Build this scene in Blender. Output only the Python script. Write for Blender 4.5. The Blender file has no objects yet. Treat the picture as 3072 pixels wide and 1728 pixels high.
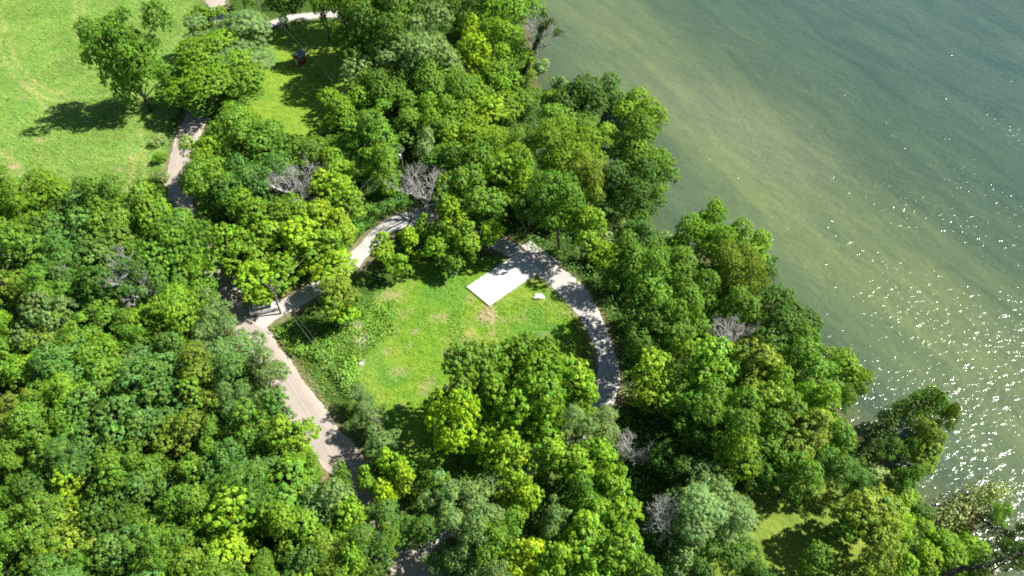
import bpy, math, random
import numpy as np
from mathutils import Vector

# ---------------------------------------------------------------- camera, sky, sun, exposure
S = bpy.context.scene
COL = S.collection
W, HH = 1024.0, 576.0
PITCH, HFOV, CAMZ = math.radians(47.5), math.radians(69.0), 95.0
F = W / 2 / math.tan(HFOV / 2)
cd = bpy.data.cameras.new("camera"); cam = bpy.data.objects.new("camera", cd); COL.objects.link(cam)
cd.sensor_width = 36; cd.lens = 18 / math.tan(HFOV / 2); cd.clip_end = 6000; cd.clip_start = 0.5
cam.location = (0, 0, CAMZ); cam.rotation_euler = (math.pi / 2 - PITCH, 0, 0)
S.camera = cam
SUN_AZ, SUN_EL = math.radians(80), math.radians(48.5)
world = bpy.data.worlds.new("World"); S.world = world; world.use_nodes = True
wn = world.node_tree.nodes; wl = world.node_tree.links
bg = wn.get("Background") or wn.new("ShaderNodeBackground")
sky = wn.new("ShaderNodeTexSky"); sky.sky_type = 'NISHITA'; sky.sun_disc = False
sky.sun_elevation = SUN_EL; sky.sun_rotation = SUN_AZ; sky.air_density = 1.0; sky.dust_density = 0.6
wl.new(sky.outputs[0], bg.inputs[0]); bg.inputs[1].default_value = 0.05
sd = bpy.data.lights.new("sun", 'SUN'); sun = bpy.data.objects.new("sun", sd); COL.objects.link(sun)
sd.energy = 5.0; sd.angle = math.radians(0.5); sd.color = (1.0, 0.95, 0.87)
sdir = Vector((math.sin(SUN_AZ) * math.cos(SUN_EL), math.cos(SUN_AZ) * math.cos(SUN_EL), math.sin(SUN_EL)))
sun.rotation_euler = sdir.to_track_quat('Z', 'Y').to_euler(); sun.location = (60, 60, 160)
S.view_settings.view_transform = 'Standard'; S.view_settings.look = 'None'
S.view_settings.exposure = 0.9; S.view_settings.gamma = 1.0; S.view_settings.use_curve_mapping = False
S.cycles.filter_width = 1.9; S.cycles.max_bounces = 6; S.cycles.diffuse_bounces = 3; S.cycles.transmission_bounces = 3
S.cycles.sample_clamp_indirect = 6.0

R = random.Random(11)
NR = np.random.default_rng(11)
sp, cp = math.sin(PITCH), math.cos(PITCH)

def at(x, y, z=0.0):
    """a point of the photo (in 1024 x 576) -> where that sight line meets height z"""
    a = (x - 512) / F; b = (y - 288) / F
    d = (a, cp - b * sp, -(sp + b * cp)); t = (CAMZ - z) / -d[2]
    return Vector((d[0] * t, d[1] * t, z))

def mpp(x, y, z=0.0):
    """metres per pixel there"""
    b = (y - 288) / F
    return (CAMZ - z) / (sp + b * cp) / F

def to_px(X, Y, Z):
    dep = Y * cp + (CAMZ - Z) * sp
    return 512 + F * X / dep, 288 + F * ((CAMZ - Z) * cp - Y * sp) / dep

def in_poly(X, Y, poly):
    X = np.asarray(X, float); Y = np.asarray(Y, float); ins = np.zeros(X.shape, bool)
    n = len(poly)
    for i in range(n):
        x0, y0 = poly[i][:2]; x1, y1 = poly[(i + 1) % n][:2]
        if y0 == y1: continue
        c = ((y0 > Y) != (y1 > Y)) & (X < (x1 - x0) * (Y - y0) / (y1 - y0) + x0)
        ins ^= c
    return ins

def seg_dist(X, Y, pts):
    D = np.full(np.shape(X), 1e9)
    for i in range(len(pts) - 1):
        x0, y0 = pts[i][:2]; x1, y1 = pts[i + 1][:2]; dx, dy = x1 - x0, y1 - y0
        t = np.clip(((X - x0) * dx + (Y - y0) * dy) / (dx * dx + dy * dy + 1e-9), 0, 1)
        D = np.minimum(D, np.hypot(X - x0 - t * dx, Y - y0 - t * dy))
    return D

def vnoise(X, Y, s, seed=0):
    """smooth value noise 0..1, cell size s"""
    X = np.asarray(X, float) / s + 1000.3; Y = np.asarray(Y, float) / s + 1000.7
    i = np.floor(X).astype(np.int64); j = np.floor(Y).astype(np.int64); fx = X - i; fy = Y - j
    fx = fx * fx * (3 - 2 * fx); fy = fy * fy * (3 - 2 * fy)
    def h(a, b):
        n = (a * 374761393 + b * 668265263 + seed * 1442695041) & 0x7fffffff
        n = ((n ^ (n >> 13)) * 1274126177) & 0x7fffffff
        return ((n ^ (n >> 16)) & 0xffff) / 65535.0
    return (h(i, j) * (1 - fx) + h(i + 1, j) * fx) * (1 - fy) + (h(i, j + 1) * (1 - fx) + h(i + 1, j + 1) * fx) * fy

def sstep(x, a, b):
    t = np.clip((x - a) / (b - a), 0, 1); return t * t * (3 - 2 * t)

# ---------------------------------------------------------------- mesh helpers
def np_mesh(name, V, faces, mats, colors=None, smooth=False, mat_idx=None):
    """V (n,3); faces (m,k) array"""
    me = bpy.data.meshes.new(name); V = np.asarray(V, np.float32); faces = np.asarray(faces, np.int32)
    m, k = faces.shape
    me.vertices.add(len(V)); me.vertices.foreach_set("co", V.ravel())
    me.loops.add(m * k); me.loops.foreach_set("vertex_index", faces.ravel())
    me.polygons.add(m); me.polygons.foreach_set("loop_start", np.arange(0, m * k, k, dtype=np.int32))
    me.polygons.foreach_set("loop_total", np.full(m, k, np.int32))
    if mat_idx is not None: me.polygons.foreach_set("material_index", np.asarray(mat_idx, np.int32))
    if colors is not None:
        c = np.ones((len(V), 4), np.float32); c[:, :3] = colors
        a = me.color_attributes.new("tone", 'FLOAT_COLOR', 'POINT'); a.data.foreach_set("color", c.ravel())
    for mt in (mats if isinstance(mats, (list, tuple)) else [mats]): me.materials.append(mt)
    me.update(calc_edges=True); me.validate()
    if smooth: me.polygons.foreach_set("use_smooth", np.ones(len(me.polygons), bool))
    return me

def link(name, me, parent=None, loc=None):
    o = bpy.data.objects.new(name, me); COL.objects.link(o)
    if parent is not None: o.parent = parent
    if loc is not None: o.location = loc
    return o

def tag(o, label=None, cat=None, group=None, kind=None):
    if label: o["label"] = label
    if cat: o["category"] = cat
    if group: o["group"] = group
    if kind: o["kind"] = kind
    return o

def empty(name, loc, rz=0.0):
    o = bpy.data.objects.new(name, None); COL.objects.link(o); o.location = loc
    o.rotation_euler = (0, 0, rz); o.empty_display_size = 0.5; return o

class MB:
    """collects boxes / tubes / prisms into one mesh"""
    def __init__(s): s.v = []; s.f = []
    def add(s, vs, fs):
        b = len(s.v); s.v += [tuple(v) for v in vs]; s.f += [tuple(b + i for i in f) for f in fs]
    def box(s, c, d, rz=0.0):
        x, y, z = [k / 2 for k in d]; ca, sa = math.cos(rz), math.sin(rz); vs = []
        for i, j, k in ((-1,-1,-1),(1,-1,-1),(1,1,-1),(-1,1,-1),(-1,-1,1),(1,-1,1),(1,1,1),(-1,1,1)):
            px, py = i * x, j * y; vs.append((c[0] + px * ca - py * sa, c[1] + px * sa + py * ca, c[2] + k * z))
        s.add(vs, [(0,3,2,1),(4,5,6,7),(0,1,5,4),(1,2,6,5),(2,3,7,6),(3,0,4,7)])
    def tube(s, pts, rad, n=6, cap=True):
        pts = [Vector(p) for p in pts]; vs = []; up = Vector((0.13, 0.21, 1))
        for i, p in enumerate(pts):
            t = (pts[min(i + 1, len(pts) - 1)] - pts[max(i - 1, 0)]).normalized()
            a = t.cross(up)
            if a.length < 0.15: a = t.cross(Vector((1, 0, 0)))
            a.normalize(); b = t.cross(a); r = rad[i] if hasattr(rad, '__len__') else rad
            for k in range(n):
                an = 2 * math.pi * k / n; vs.append(p + (a * math.cos(an) + b * math.sin(an)) * r)
        fs = [(i * n + k, i * n + (k + 1) % n, (i + 1) * n + (k + 1) % n, (i + 1) * n + k) for i in range(len(pts) - 1) for k in range(n)]
        if cap: fs += [tuple(range(n))[::-1], tuple((len(pts) - 1) * n + k for k in range(n))]
        s.add(vs, fs)
    def prism(s, prof, axis_from, axis_to, flip=False):
        """prof list of (a, z); extruded along y from..to"""
        n = len(prof); vs = [(a, axis_from, z) for a, z in prof] + [(a, axis_to, z) for a, z in prof]
        fs = [tuple(range(n)), tuple(range(2 * n - 1, n - 1, -1))] + [(i, i + n, (i + 1) % n + n, (i + 1) % n) for i in range(n)]
        s.add(vs, fs)
    def mesh(s, name, mat, smooth=False, bevel=0.0):
        me = bpy.data.meshes.new(name); me.from_pydata(s.v, [], s.f); me.materials.append(mat)
        import bmesh
        bm = bmesh.new(); bm.from_mesh(me); bmesh.ops.recalc_face_normals(bm, faces=bm.faces)
        if bevel: bmesh.ops.bevel(bm, geom=list(bm.edges), offset=bevel, segments=2, affect='EDGES', profile=0.5)
        bm.to_mesh(me); bm.free()
        if smooth:
            for p in me.polygons: p.use_smooth = True
        me.update(); return me
    def build(s, name, mat, parent=None, loc=None, smooth=False, bevel=0.0):
        return link(name, s.mesh(name, mat, smooth, bevel), parent, loc)

# ---------------------------------------------------------------- materials
def new_mat(name):
    m = bpy.data.materials.new(name); m.use_nodes = True; nt = m.node_tree; nt.nodes.clear()
    out = nt.nodes.new("ShaderNodeOutputMaterial"); return m, nt, out

def N(nt, t, **kw):
    n = nt.nodes.new(t)
    for k, v in kw.items(): setattr(n, k, v)
    return n

def noise(nt, scale, detail=4, rough=0.55, vec=None, dist=0.0):
    n = N(nt, "ShaderNodeTexNoise"); n.inputs["Scale"].default_value = scale; n.inputs["Detail"].default_value = detail
    n.inputs["Roughness"].default_value = rough; n.inputs["Distortion"].default_value = dist
    if vec is not None: nt.links.new(vec, n.inputs["Vector"])
    return n.outputs["Fac"]

def ramp(nt, fac, stops):
    r = N(nt, "ShaderNodeValToRGB"); e = r.color_ramp.elements
    while len(e) < len(stops): e.new(0.5)
    for i, (p, c) in enumerate(stops):
        e[i].position = p; e[i].color = (*c, 1) if hasattr(c, '__len__') else (c, c, c, 1)
    nt.links.new(fac, r.inputs[0]); return r.outputs[0]

def mul(nt, a, b, fac=1.0, mode='MULTIPLY'):
    m = N(nt, "ShaderNodeMix", data_type='RGBA', blend_type=mode); m.inputs[0].default_value = fac
    for s, i in ((a, 6), (b, 7)):
        if hasattr(s, 'links') or hasattr(s, 'is_linked'): nt.links.new(s, m.inputs[i])
        else: m.inputs[i].default_value = (*s, 1)
    return m.outputs[2]

def geo_pos(nt): return N(nt, "ShaderNodeNewGeometry").outputs["Position"]

def bump(nt, h, strength, dist):
    b = N(nt, "ShaderNodeBump"); b.inputs["Strength"].default_value = strength; b.inputs["Distance"].default_value = dist
    nt.links.new(h, b.inputs["Height"]); return b.outputs[0]

def solid(name, col, rough=0.7, var=0.15, scale=3.0, metal=0.0, spec=0.4):
    m, nt, out = new_mat(name); p = N(nt, "ShaderNodeBsdfPrincipled")
    f = noise(nt, scale, 5); lo = 1 - var; c = mul(nt, ramp(nt, f, [(0.3, lo), (0.7, 1 + var)]), col)
    nt.links.new(c, p.inputs["Base Color"]); p.inputs["Roughness"].default_value = rough
    p.inputs["Metallic"].default_value = metal; p.inputs["Specular IOR Level"].default_value = spec
    nt.links.new(p.outputs[0], out.inputs[0]); return m

def leaf_mat(name, trans=0.24, gloss=0.015, tint=(1, 1, 1)):
    m, nt, out = new_mat(name)
    at_ = N(nt, "ShaderNodeAttribute", attribute_name="tone"); oi = N(nt, "ShaderNodeObjectInfo")
    c = mul(nt, at_.outputs["Color"], oi.outputs["Color"]); c = mul(nt, c, tint)
    d = N(nt, "ShaderNodeBsdfDiffuse"); t = N(nt, "ShaderNodeBsdfTranslucent"); g = N(nt, "ShaderNodeBsdfGlossy")
    nt.links.new(c, d.inputs[0]); nt.links.new(mul(nt, c, (1.15, 1.25, 0.55)), t.inputs[0])
    g.inputs["Roughness"].default_value = 0.55; g.inputs[0].default_value = (1, 1, 1, 1)
    a = N(nt, "ShaderNodeMixShader"); a.inputs[0].default_value = trans
    nt.links.new(d.outputs[0], a.inputs[1]); nt.links.new(t.outputs[0], a.inputs[2])
    b = N(nt, "ShaderNodeMixShader"); b.inputs[0].default_value = gloss
    nt.links.new(a.outputs[0], b.inputs[1]); nt.links.new(g.outputs[0], b.inputs[2])
    nt.links.new(b.outputs[0], out.inputs[0]); return m

M_LEAF = leaf_mat("leaf_surface")
M_GRASSB = leaf_mat("grass_blade", 0.4, 0.02)
M_BARK = solid("bark", (0.10, 0.082, 0.065), 0.9, 0.35, 2.5)
M_DEAD = solid("dead_wood", (0.43, 0.43, 0.40), 0.85, 0.3, 3.0)

def mat_ground():
    m, nt, out = new_mat("ground_turf"); p = N(nt, "ShaderNodeBsdfPrincipled"); pos = geo_pos(nt)
    a = N(nt, "ShaderNodeAttribute", attribute_name="tone")
    mp = N(nt, "ShaderNodeMapping", vector_type='TEXTURE'); mp.inputs["Rotation"].default_value = (0, 0, math.radians(-28)); mp.inputs["Scale"].default_value = (2.4, .8, 1)
    nt.links.new(pos, mp.inputs[0])
    c = mul(nt, a.outputs["Color"], ramp(nt, noise(nt, 1.1, 6, 0.65, mp.outputs[0]), [(0.3, (0.62, 0.66, 0.6)), (0.5, (1, 1, 1)), (0.72, (1.35, 1.2, 1.25))]))
    c = mul(nt, c, ramp(nt, noise(nt, 0.16, 5, 0.6, pos), [(0.32, (0.78, 0.9, 0.85)), (0.68, (1.22, 1.08, 1.1))]))
    nt.links.new(c, p.inputs["Base Color"]); p.inputs["Roughness"].default_value = 0.95; p.inputs["Specular IOR Level"].default_value = 0.1
    nt.links.new(bump(nt, noise(nt, 1.6, 6, 0.7, pos), 0.9, 0.5), p.inputs["Normal"])
    nt.links.new(p.outputs[0], out.inputs[0]); return m

def mat_gravel(name, col, sc=1.0, spread=0.22):
    m, nt, out = new_mat(name); p = N(nt, "ShaderNodeBsdfPrincipled"); pos = geo_pos(nt)
    c = mul(nt, ramp(nt, noise(nt, 5.0 * sc, 8, 0.8, pos), [(0.3, 1 - spread * 1.5), (0.7, 1 + spread)]), col)
    c = mul(nt, c, ramp(nt, noise(nt, 0.45, 4, 0.6, pos), [(0.3, (1 - spread * 0.9,) * 3), (0.7, (1.08, 1.05, 1.0))]))
    nt.links.new(c, p.inputs["Base Color"]); p.inputs["Roughness"].default_value = 0.95; p.inputs["Specular IOR Level"].default_value = 0.15
    nt.links.new(bump(nt, noise(nt, 6.0 * sc, 5, 0.7, pos), 0.6, 0.08), p.inputs["Normal"])
    nt.links.new(p.outputs[0], out.inputs[0]); return m

def mat_water():
    m, nt, out = new_mat("river_water"); p = N(nt, "ShaderNodeBsdfPrincipled"); pos = geo_pos(nt)
    a = N(nt, "ShaderNodeAttribute", attribute_name="tone")
    def along(ang, sx, sy):
        mp = N(nt, "ShaderNodeMapping", vector_type='TEXTURE'); mp.inputs["Rotation"].default_value = (0, 0, ang); mp.inputs["Scale"].default_value = (sx, sy, 1)
        nt.links.new(pos, mp.inputs[0]); return mp.outputs[0]
    d = at(860, 270, WZ) - at(700, 130, WZ); ang = math.atan2(d.y, d.x)
    c = mul(nt, a.outputs["Color"], ramp(nt, noise(nt, 0.22, 6, 0.6, along(ang, 4.5, 1), 0.5), [(0.32, (0.78, 0.84, 0.90)), (0.7, (1.22, 1.17, 1.06))]))
    c = mul(nt, c, ramp(nt, noise(nt, 0.9, 5, 0.6, along(ang + .5, 3.2, 1)), [(0.3, 0.92), (0.7, 1.09)]))
    nt.links.new(c, p.inputs["Base Color"]); p.inputs["Roughness"].default_value = 0.13; p.inputs["IOR"].default_value = 1.33
    h1 = noise(nt, 0.95, 3, 0.5, along(ang + 1.2, 1.25, .85), 0.4)
    b = N(nt, "ShaderNodeBump"); b.inputs["Strength"].default_value = 1.0; nt.links.new(h1, b.inputs["Height"])
    mr = N(nt, "ShaderNodeMapRange"); nt.links.new(noise(nt, 0.11, 3, 0.6, along(ang, 2.0, 1)), mr.inputs[0])
    mr.inputs[1].default_value = 0.35; mr.inputs[2].default_value = 0.65; mr.inputs[3].default_value = WAVE * 0.62; mr.inputs[4].default_value = WAVE * 1.3
    nt.links.new(mr.outputs[0], b.inputs["Distance"]); nt.links.new(b.outputs[0], p.inputs["Normal"])
    nt.links.new(p.outputs[0], out.inputs[0]); return m
WAVE = 0.25

# ---------------------------------------------------------------- the land and the river
WZ = -2.5
SHORE_PX = [(505, -60), (522, -10), (532, 40), (541, 92), (566, 122), (590, 150), (616, 184), (630, 212), (652, 234), (685, 250), (718, 260),
            (744, 272), (768, 305), (800, 345), (822, 390), (850, 420), (868, 438), (884, 462), (893, 482), (915, 494), (932, 505), (942, 516),
            (962, 508), (984, 514), (974, 534), (984, 548), (994, 566), (1004, 590), (1018, 640)]
SHORE = [at(x, y, WZ) for x, y in SHORE_PX]
SHORE = [Vector((SHORE[0].x - 60, 1500, WZ)), Vector((SHORE[0].x - 25, SHORE[0].y + 120, WZ))] + SHORE + [Vector((SHORE[-1].x + 14, SHORE[-1].y - 40, WZ)), Vector((160, -1500, WZ))]
LANDPOLY = [(p.x, p.y) for p in SHORE] + [(-3000, -1500), (-3000, 1500)]

def gz(X, Y):
    X = np.asarray(X, float); Y = np.asarray(Y, float)
    d = seg_dist(X, Y, SHORE); land = in_poly(X, Y, LANDPOLY)
    up = WZ + (-WZ) * sstep(d, -1.0, 7.5); dn = WZ - 0.35 - 2.4 * sstep(d, -1, 8)
    return np.where(land, up, dn)

ROAD_PX = [(x + 3, y) for x, y in ((213, -30), (212, 10), (208, 60), (199, 105), (189, 128), (181, 150), (177, 172), (175, 190), (177, 208), (183, 225), (194, 247), (206, 267),
           (219, 288), (232, 308), (247, 330), (262, 354), (280, 381), (299, 407), (322, 439), (342, 465), (360, 490), (382, 525), (405, 562), (432, 602), (470, 660))]
DRIVE_PX = [(256, 325), (268, 316), (282, 309), (296, 300), (312, 291), (330, 282), (348, 268), (360, 254), (373, 240), (386, 228), (402, 221), (422, 218),
            (445, 222), (470, 231), (492, 241), (512, 250), (534, 262), (556, 276), (577, 296), (592, 318), (602, 342), (608, 366), (608, 385), (602, 402), (590, 420), (570, 440), (540, 458), (500, 482), (460, 512), (420, 548)]
SPUR_PX = [(225, 37), (245, 27), (268, 25), (290, 18), (310, 16), (332, 14), (352, 20)]
FIELD = [(-40, -40), (205, -40), (203, 20), (192, 60), (182, 100), (172, 128), (166, 160), (164, 200), (166, 226), (130, 235), (90, 215), (30, 200), (-60, 200)]
LAWN = [(225, 40), (300, 22), (372, 24), (372, 92), (350, 110), (318, 140), (262, 140), (238, 110)]
CLEAR = [(356, 330), (378, 290), (410, 265), (470, 255), (520, 262), (548, 275), (580, 300), (600, 345), (604, 400), (560, 470), (440, 500), (395, 470), (365, 430), (350, 385)]
LAWN2 = [(735, 490), (830, 480), (900, 560), (905, 640), (640, 640), (660, 560)]

def ground():
    def ax(lo, hi, st, far):
        mid = np.arange(lo, hi + st, st); k = np.array([2, 6, 14, 30, 70, 150, 320, 700, 1400.0])
        return np.concatenate([lo - k[::-1] * far, mid, mid[-1] + k * far])
    xs = ax(-135, 120, 0.65, 2); ys = ax(8, 215, 0.65, 2)
    X, Y = np.meshgrid(xs, ys); nx, ny = len(xs), len(ys)
    Z = gz(X, Y); Z = Z + np.where((X < -140) | (Y < 5), 0, 0)
    px, py = to_px(X, Y, 0 * X); front = (Y * cp + CAMZ * sp) > 5
    C = np.empty(X.shape + (3,))
    wild = np.array((0.06, 0.12, 0.02)); C[:] = wild
    n1 = vnoise(X, Y, 2.2, 1); n2 = vnoise(X, Y, 6.5, 2); n3 = vnoise(X, Y, 0.9, 3); n4 = vnoise(X, Y, 14, 4)
    def blend(mask, col):
        nonlocal C
        C = C * (1 - mask[..., None]) + np.asarray(col) * mask[..., None]
    jx = px + (n1 - 0.5) * 7; jy = py + (vnoise(X, Y, 2.0, 9) - 0.5) * 7
    fld = (in_poly(jx, jy, FIELD) & front).astype(float)
    # everything to the far side of the road beyond the frame is meadow as well
    meadow = np.array((0.19, 0.34, 0.065)) * (1 - n2[..., None] * 0.3) + np.array((0.09, 0.04, 0.03)) * (n1[..., None] * n4[..., None])
    blend(fld, meadow)
    blend(fld * sstep(n4 * 0.6 + n1 * 0.4, 0.52, 0.72) * 0.55, (0.13, 0.27, 0.06))
    law = (in_poly(px + (n1 - 0.5) * 3, py + (n2 - 0.5) * 3, LAWN) & front).astype(float)
    blend(law, (0.19, 0.32, 0.035)); 
    law2 = (in_poly(jx, jy, LAWN2) & front).astype(float); blend(law2, (0.19, 0.28, 0.045))
    clr = (in_poly(jx, jy, CLEAR) & front).astype(float)
    blend(clr, (0.165, 0.31, 0.030)); blend(clr * sstep(n2 * 0.5 + n1 * 0.5, 0.5, 0.75) * 0.8, (0.24, 0.34, 0.05)); blend(clr * sstep(vnoise(X, Y, 3.1, 41) * .6 + n3 * .4, 0.6, 0.8) * 0.6, (0.31, 0.33, 0.11))
    blend(clr * sstep(vnoise(X, Y, 4.2, 21), 0.55, 0.8) * 0.7, (0.11, 0.27, 0.04))
    # mown / tyre lines in the meadow
    for pts, w in (([(0, 10), (8, 40), (16, 62), (38, 85), (70, 98), (110, 95)], 0.55), ([(-5, 20), (2, 55), (14, 76), (45, 98), (90, 108)], 0.55),
                   ([(0, 150), (18, 168), (34, 190)], 0.6), ([(-5, 168), (12, 184), (30, 204)], 0.5), ([(75, 0), (78, 40)], 0.5), ([(83, 0), (86, 40)], 0.4),
                   ([(128, 145), (134, 165), (131, 185), (122, 200)], 0.6), ([(140, 130), (146, 160), (143, 185)], 0.5), ([(20, 80), (48, 110), (52, 130)], 0.5)):
        wp = [at(*q) for q in pts]; d = seg_dist(X, Y, wp); blend((1 - sstep(d, 0.15, w * 1.5)) * fld * (0.3 + 0.5 * n1), (0.38, 0.40, 0.15))
    # bare and dry spots
    for x, y, rx, ry, s, c in ((487, 315, 9, 9, .9, 0), (503, 322, 4, 3, .5, 0), (363, 340, 9, 7, 1, 1), (358, 326, 6, 5, .9, 1), (393, 329, 5, 3, .8, 0), (414, 332, 5, 2.5, .8, 0),
                             (449, 352, 6, 3, 1, 0), (471, 347, 4, 2.5, .6, 0), (361, 363, 3, 2.5, 1, 1), (430, 382, 6, 4, .5, 0), (423, 392, 5, 4, .5, 0), (560, 290, 7, 3, .45, 0), (497, 300, 8, 4, .25, 0), (491, 334, 3, 3, .7, 0), (470, 300, 6, 4, .35, 0),
                             (365, 335, 12, 4, .6, 0), (410, 345, 5, 3, .35, 0), (12, 15, 3, 1.5, 1, 0), (24, 98, 4, 2, .9, 0), (14, 166, 6, 2.5, 1, 0), (631, 396, 20, 9, 1, 2), (645, 388, 12, 6, .8, 2), (620, 385, 8, 12, .7, 2), (324, 8, 5, 6, .6, 0),
                             (340, 308, 5, 3, .4, 0), (390, 295, 14, 5, .5, 0), (440, 318, 10, 4, .5, 0), (470, 332, 4, 9, .45, 0), (400, 372, 9, 4, .45, 0), (520, 318, 8, 3, .4, 0), (385, 352, 6, 4, .55, 0), (545, 335, 7, 3, .4, 0), (40, 140, 5, 2, .6, 0), (100, 30, 4, 2, .5, 0), (60, 60, 6, 2, .4, 0), (120, 170, 6, 3, .5, 0), (960, 520, 18, 4, .6, 0), (345, 68, 3, 2, .5, 0)):
        p = at(x, y); sc = mpp(x, y); e = np.hypot((X - p.x) / (rx * sc), (Y - p.y) / (ry * sc * 1.5)) + (n3 - 0.5) * 0.9 + (n1 - 0.5) * 0.6
        blend((1 - sstep(e, 0.55, 1.15)) * s, ((0.40, 0.33, 0.19), (0.58, 0.52, 0.42), (0.44, 0.38, 0.2))[c])
    # coarse dark weeds in the clearing
    for x, y, rx, ry in ((458, 330, 9, 17), (385, 325, 16, 16), (540, 315, 10, 9), (520, 283, 8, 6), (330, 360, 12, 30)):
        p = at(x, y); sc = mpp(x, y); e = np.hypot((X - p.x) / (rx * sc), (Y - p.y) / (ry * sc * 1.5)) + (n3 - 0.5) * 0.8 + (n1 - 0.5) * 0.7
        blend((1 - sstep(e, 0.5, 1.1)) * 0.4, (0.12, 0.28, 0.045))
    d = seg_dist(X, Y, SHORE); blend(1 - sstep(d, 0.5, 3.0 + 2 * n1), (0.13, 0.11, 0.06))
    for pts, w in ((ROAD_PX, 3.4), (DRIVE_PX, 2.7), (SPUR_PX, 2.0)):
        dd = seg_dist(X, Y, [at(*q) for q in pts]); blend((1 - sstep(dd + (n3 - .5) * .7, w - 0.3, w + 0.5)) * 0.7, (0.27, 0.23, 0.14))
    V = np.stack([X, Y, Z], -1).reshape(-1, 3)
    i = np.arange(nx * ny).reshape(ny, nx); q = np.stack([i[:-1, :-1], i[:-1, 1:], i[1:, 1:], i[1:, :-1]], -1).reshape(-1, 4)
    o = link("ground", np_mesh("ground", V, q, mat_ground(), C.reshape(-1, 3), smooth=True)); tag(o, kind="structure")

def river():
    xs = np.concatenate([[-60, -30], np.arange(-5, 260, 2.0), [300, 380, 600, 1000, 2000]]); ys = np.concatenate([[-1500, -600, -200, -60, -20], np.arange(0, 330, 2.0), [380, 460, 600, 900, 1500]])
    X, Y = np.meshgrid(xs, ys); px, py = to_px(X, Y, 0 * X + WZ)
    n1 = vnoise(X, Y, 7, 31); n2 = vnoise(X, Y, 22, 32); n3 = vnoise(X, Y, 3.5, 33)
    def D(pts): return seg_dist(X, Y, [at(a, b, WZ) for a, b in pts])
    C = np.empty(X.shape + (3,)); C[:] = (0.059, 0.098, 0.060)
    def blend(m, c):
        nonlocal C
        C = C * (1 - m[..., None]) + np.asarray(c) * m[..., None]
    # deep blue-green channel far out, with some sky reflection put into the colour
    far = D([(600, 20), (700, 110), (830, 205), (1000, 340), (1100, 430)])
    side = in_poly(X, Y, [(p.x, p.y) for p in [at(620, -200, WZ), at(600, 20, WZ), at(700, 110, WZ), at(830, 205, WZ), at(1000, 340, WZ), at(1100, 430, WZ)]] + [(1500, 60), (1500, 1500), (100, 1500)])
    blend(np.where(side, sstep(far, 4, 75), 0) * 0.8, (0.054, 0.100, 0.082))
    band = D([(545, -60), (590, 20), (635, 70), (690, 120), (745, 165), (800, 210), (860, 258), (930, 318), (1010, 380), (1100, 450)])
    wid = 14 + 4 * n2 + 2 * n1
    blend(np.exp(-(band / wid) ** 2) * (0.66 + 0.16 * n1), (0.140, 0.178, 0.082))
    b2 = D([(700, 95), (750, 130), (790, 160)]); blend(np.exp(-(b2 / 11.0) ** 2) * 0.5, (0.15, 0.175, 0.105))
    b3 = D([(720, 170), (800, 235), (880, 300), (960, 370)]); blend(np.exp(-(b3 / 6.0) ** 2) * (0.15 + 0.3 * n3), (0.14, 0.185, 0.075))
    near = seg_dist(X, Y, SHORE); blend((1 - sstep(near, 0, 7)) * 0.6, (0.085, 0.095, 0.045))
    V = np.stack([X, Y, 0 * X + WZ], -1).reshape(-1, 3); ny, nx = X.shape
    i = np.arange(nx * ny).reshape(ny, nx); q = np.stack([i[:-1, :-1], i[:-1, 1:], i[1:, 1:], i[1:, :-1]], -1).reshape(-1, 4)
    o = link("river", np_mesh("river", V, q, mat_water(), C.reshape(-1, 3))); tag(o, kind="structure")

def spline(pts, step):
    P = [Vector(p) for p in pts]; P = [P[0] * 2 - P[1]] + P + [P[-1] * 2 - P[-2]]; out = []
    for i in range(1, len(P) - 2):
        n = max(2, int((P[i + 1] - P[i]).length / step))
        for k in range(n):
            t = k / n; a, b, c, d = P[i - 1], P[i], P[i + 1], P[i + 2]
            out.append(0.5 * ((2 * b) + (c - a) * t + (2 * a - 5 * b + 4 * c - d) * t * t + (3 * b - a - 3 * c + d) * t ** 3))
    out.append(P[-2]); return out

def ribbon(name, pts, width, mat, z, jit, cross=8, wfun=None, edge_z=-0.03):
    C = spline(pts, 0.6); n = len(C); V = []; rr = random.Random(hash(name) % 999 + 5); e = [0.0, 0.0]
    for i, p in enumerate(C):
        t = (C[min(i + 1, n - 1)] - C[max(i - 1, 0)]); t.z = 0; t.normalize(); s = Vector((t.y, -t.x, 0)); w = width / 2 * (wfun(i / n) if wfun else 1)
        for k in (0, 1): e[k] = e[k] * 0.75 + rr.uniform(-jit, jit) * 0.6
        for k in range(cross + 1):
            u = -1 + 2 * k / cross; ww = w + (e[0] if u < 0 else e[1]) * abs(u)
            V.append((p.x + s.x * u * ww, p.y + s.y * u * ww, z + (edge_z if k in (0, cross) else 0) + 0.05 * (1 - u * u)))
    c1 = cross + 1; fs = [(i * c1 + k, i * c1 + k + 1, (i + 1) * c1 + k + 1, (i + 1) * c1 + k) for i in range(n - 1) for k in range(cross)]
    o = link(name, np_mesh(name, V, fs, mat, smooth=True)); tag(o, kind="structure"); return o

# ---------------------------------------------------------------- foliage
def fib(n, zmin=-1.0):
    i = np.arange(n) + 0.5; z = 1 - (1 - zmin) * i / n; r = np.sqrt(np.maximum(0, 1 - z * z)); a = i * 2.399963
    return np.stack([r * np.cos(a), r * np.sin(a), z], -1)

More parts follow.
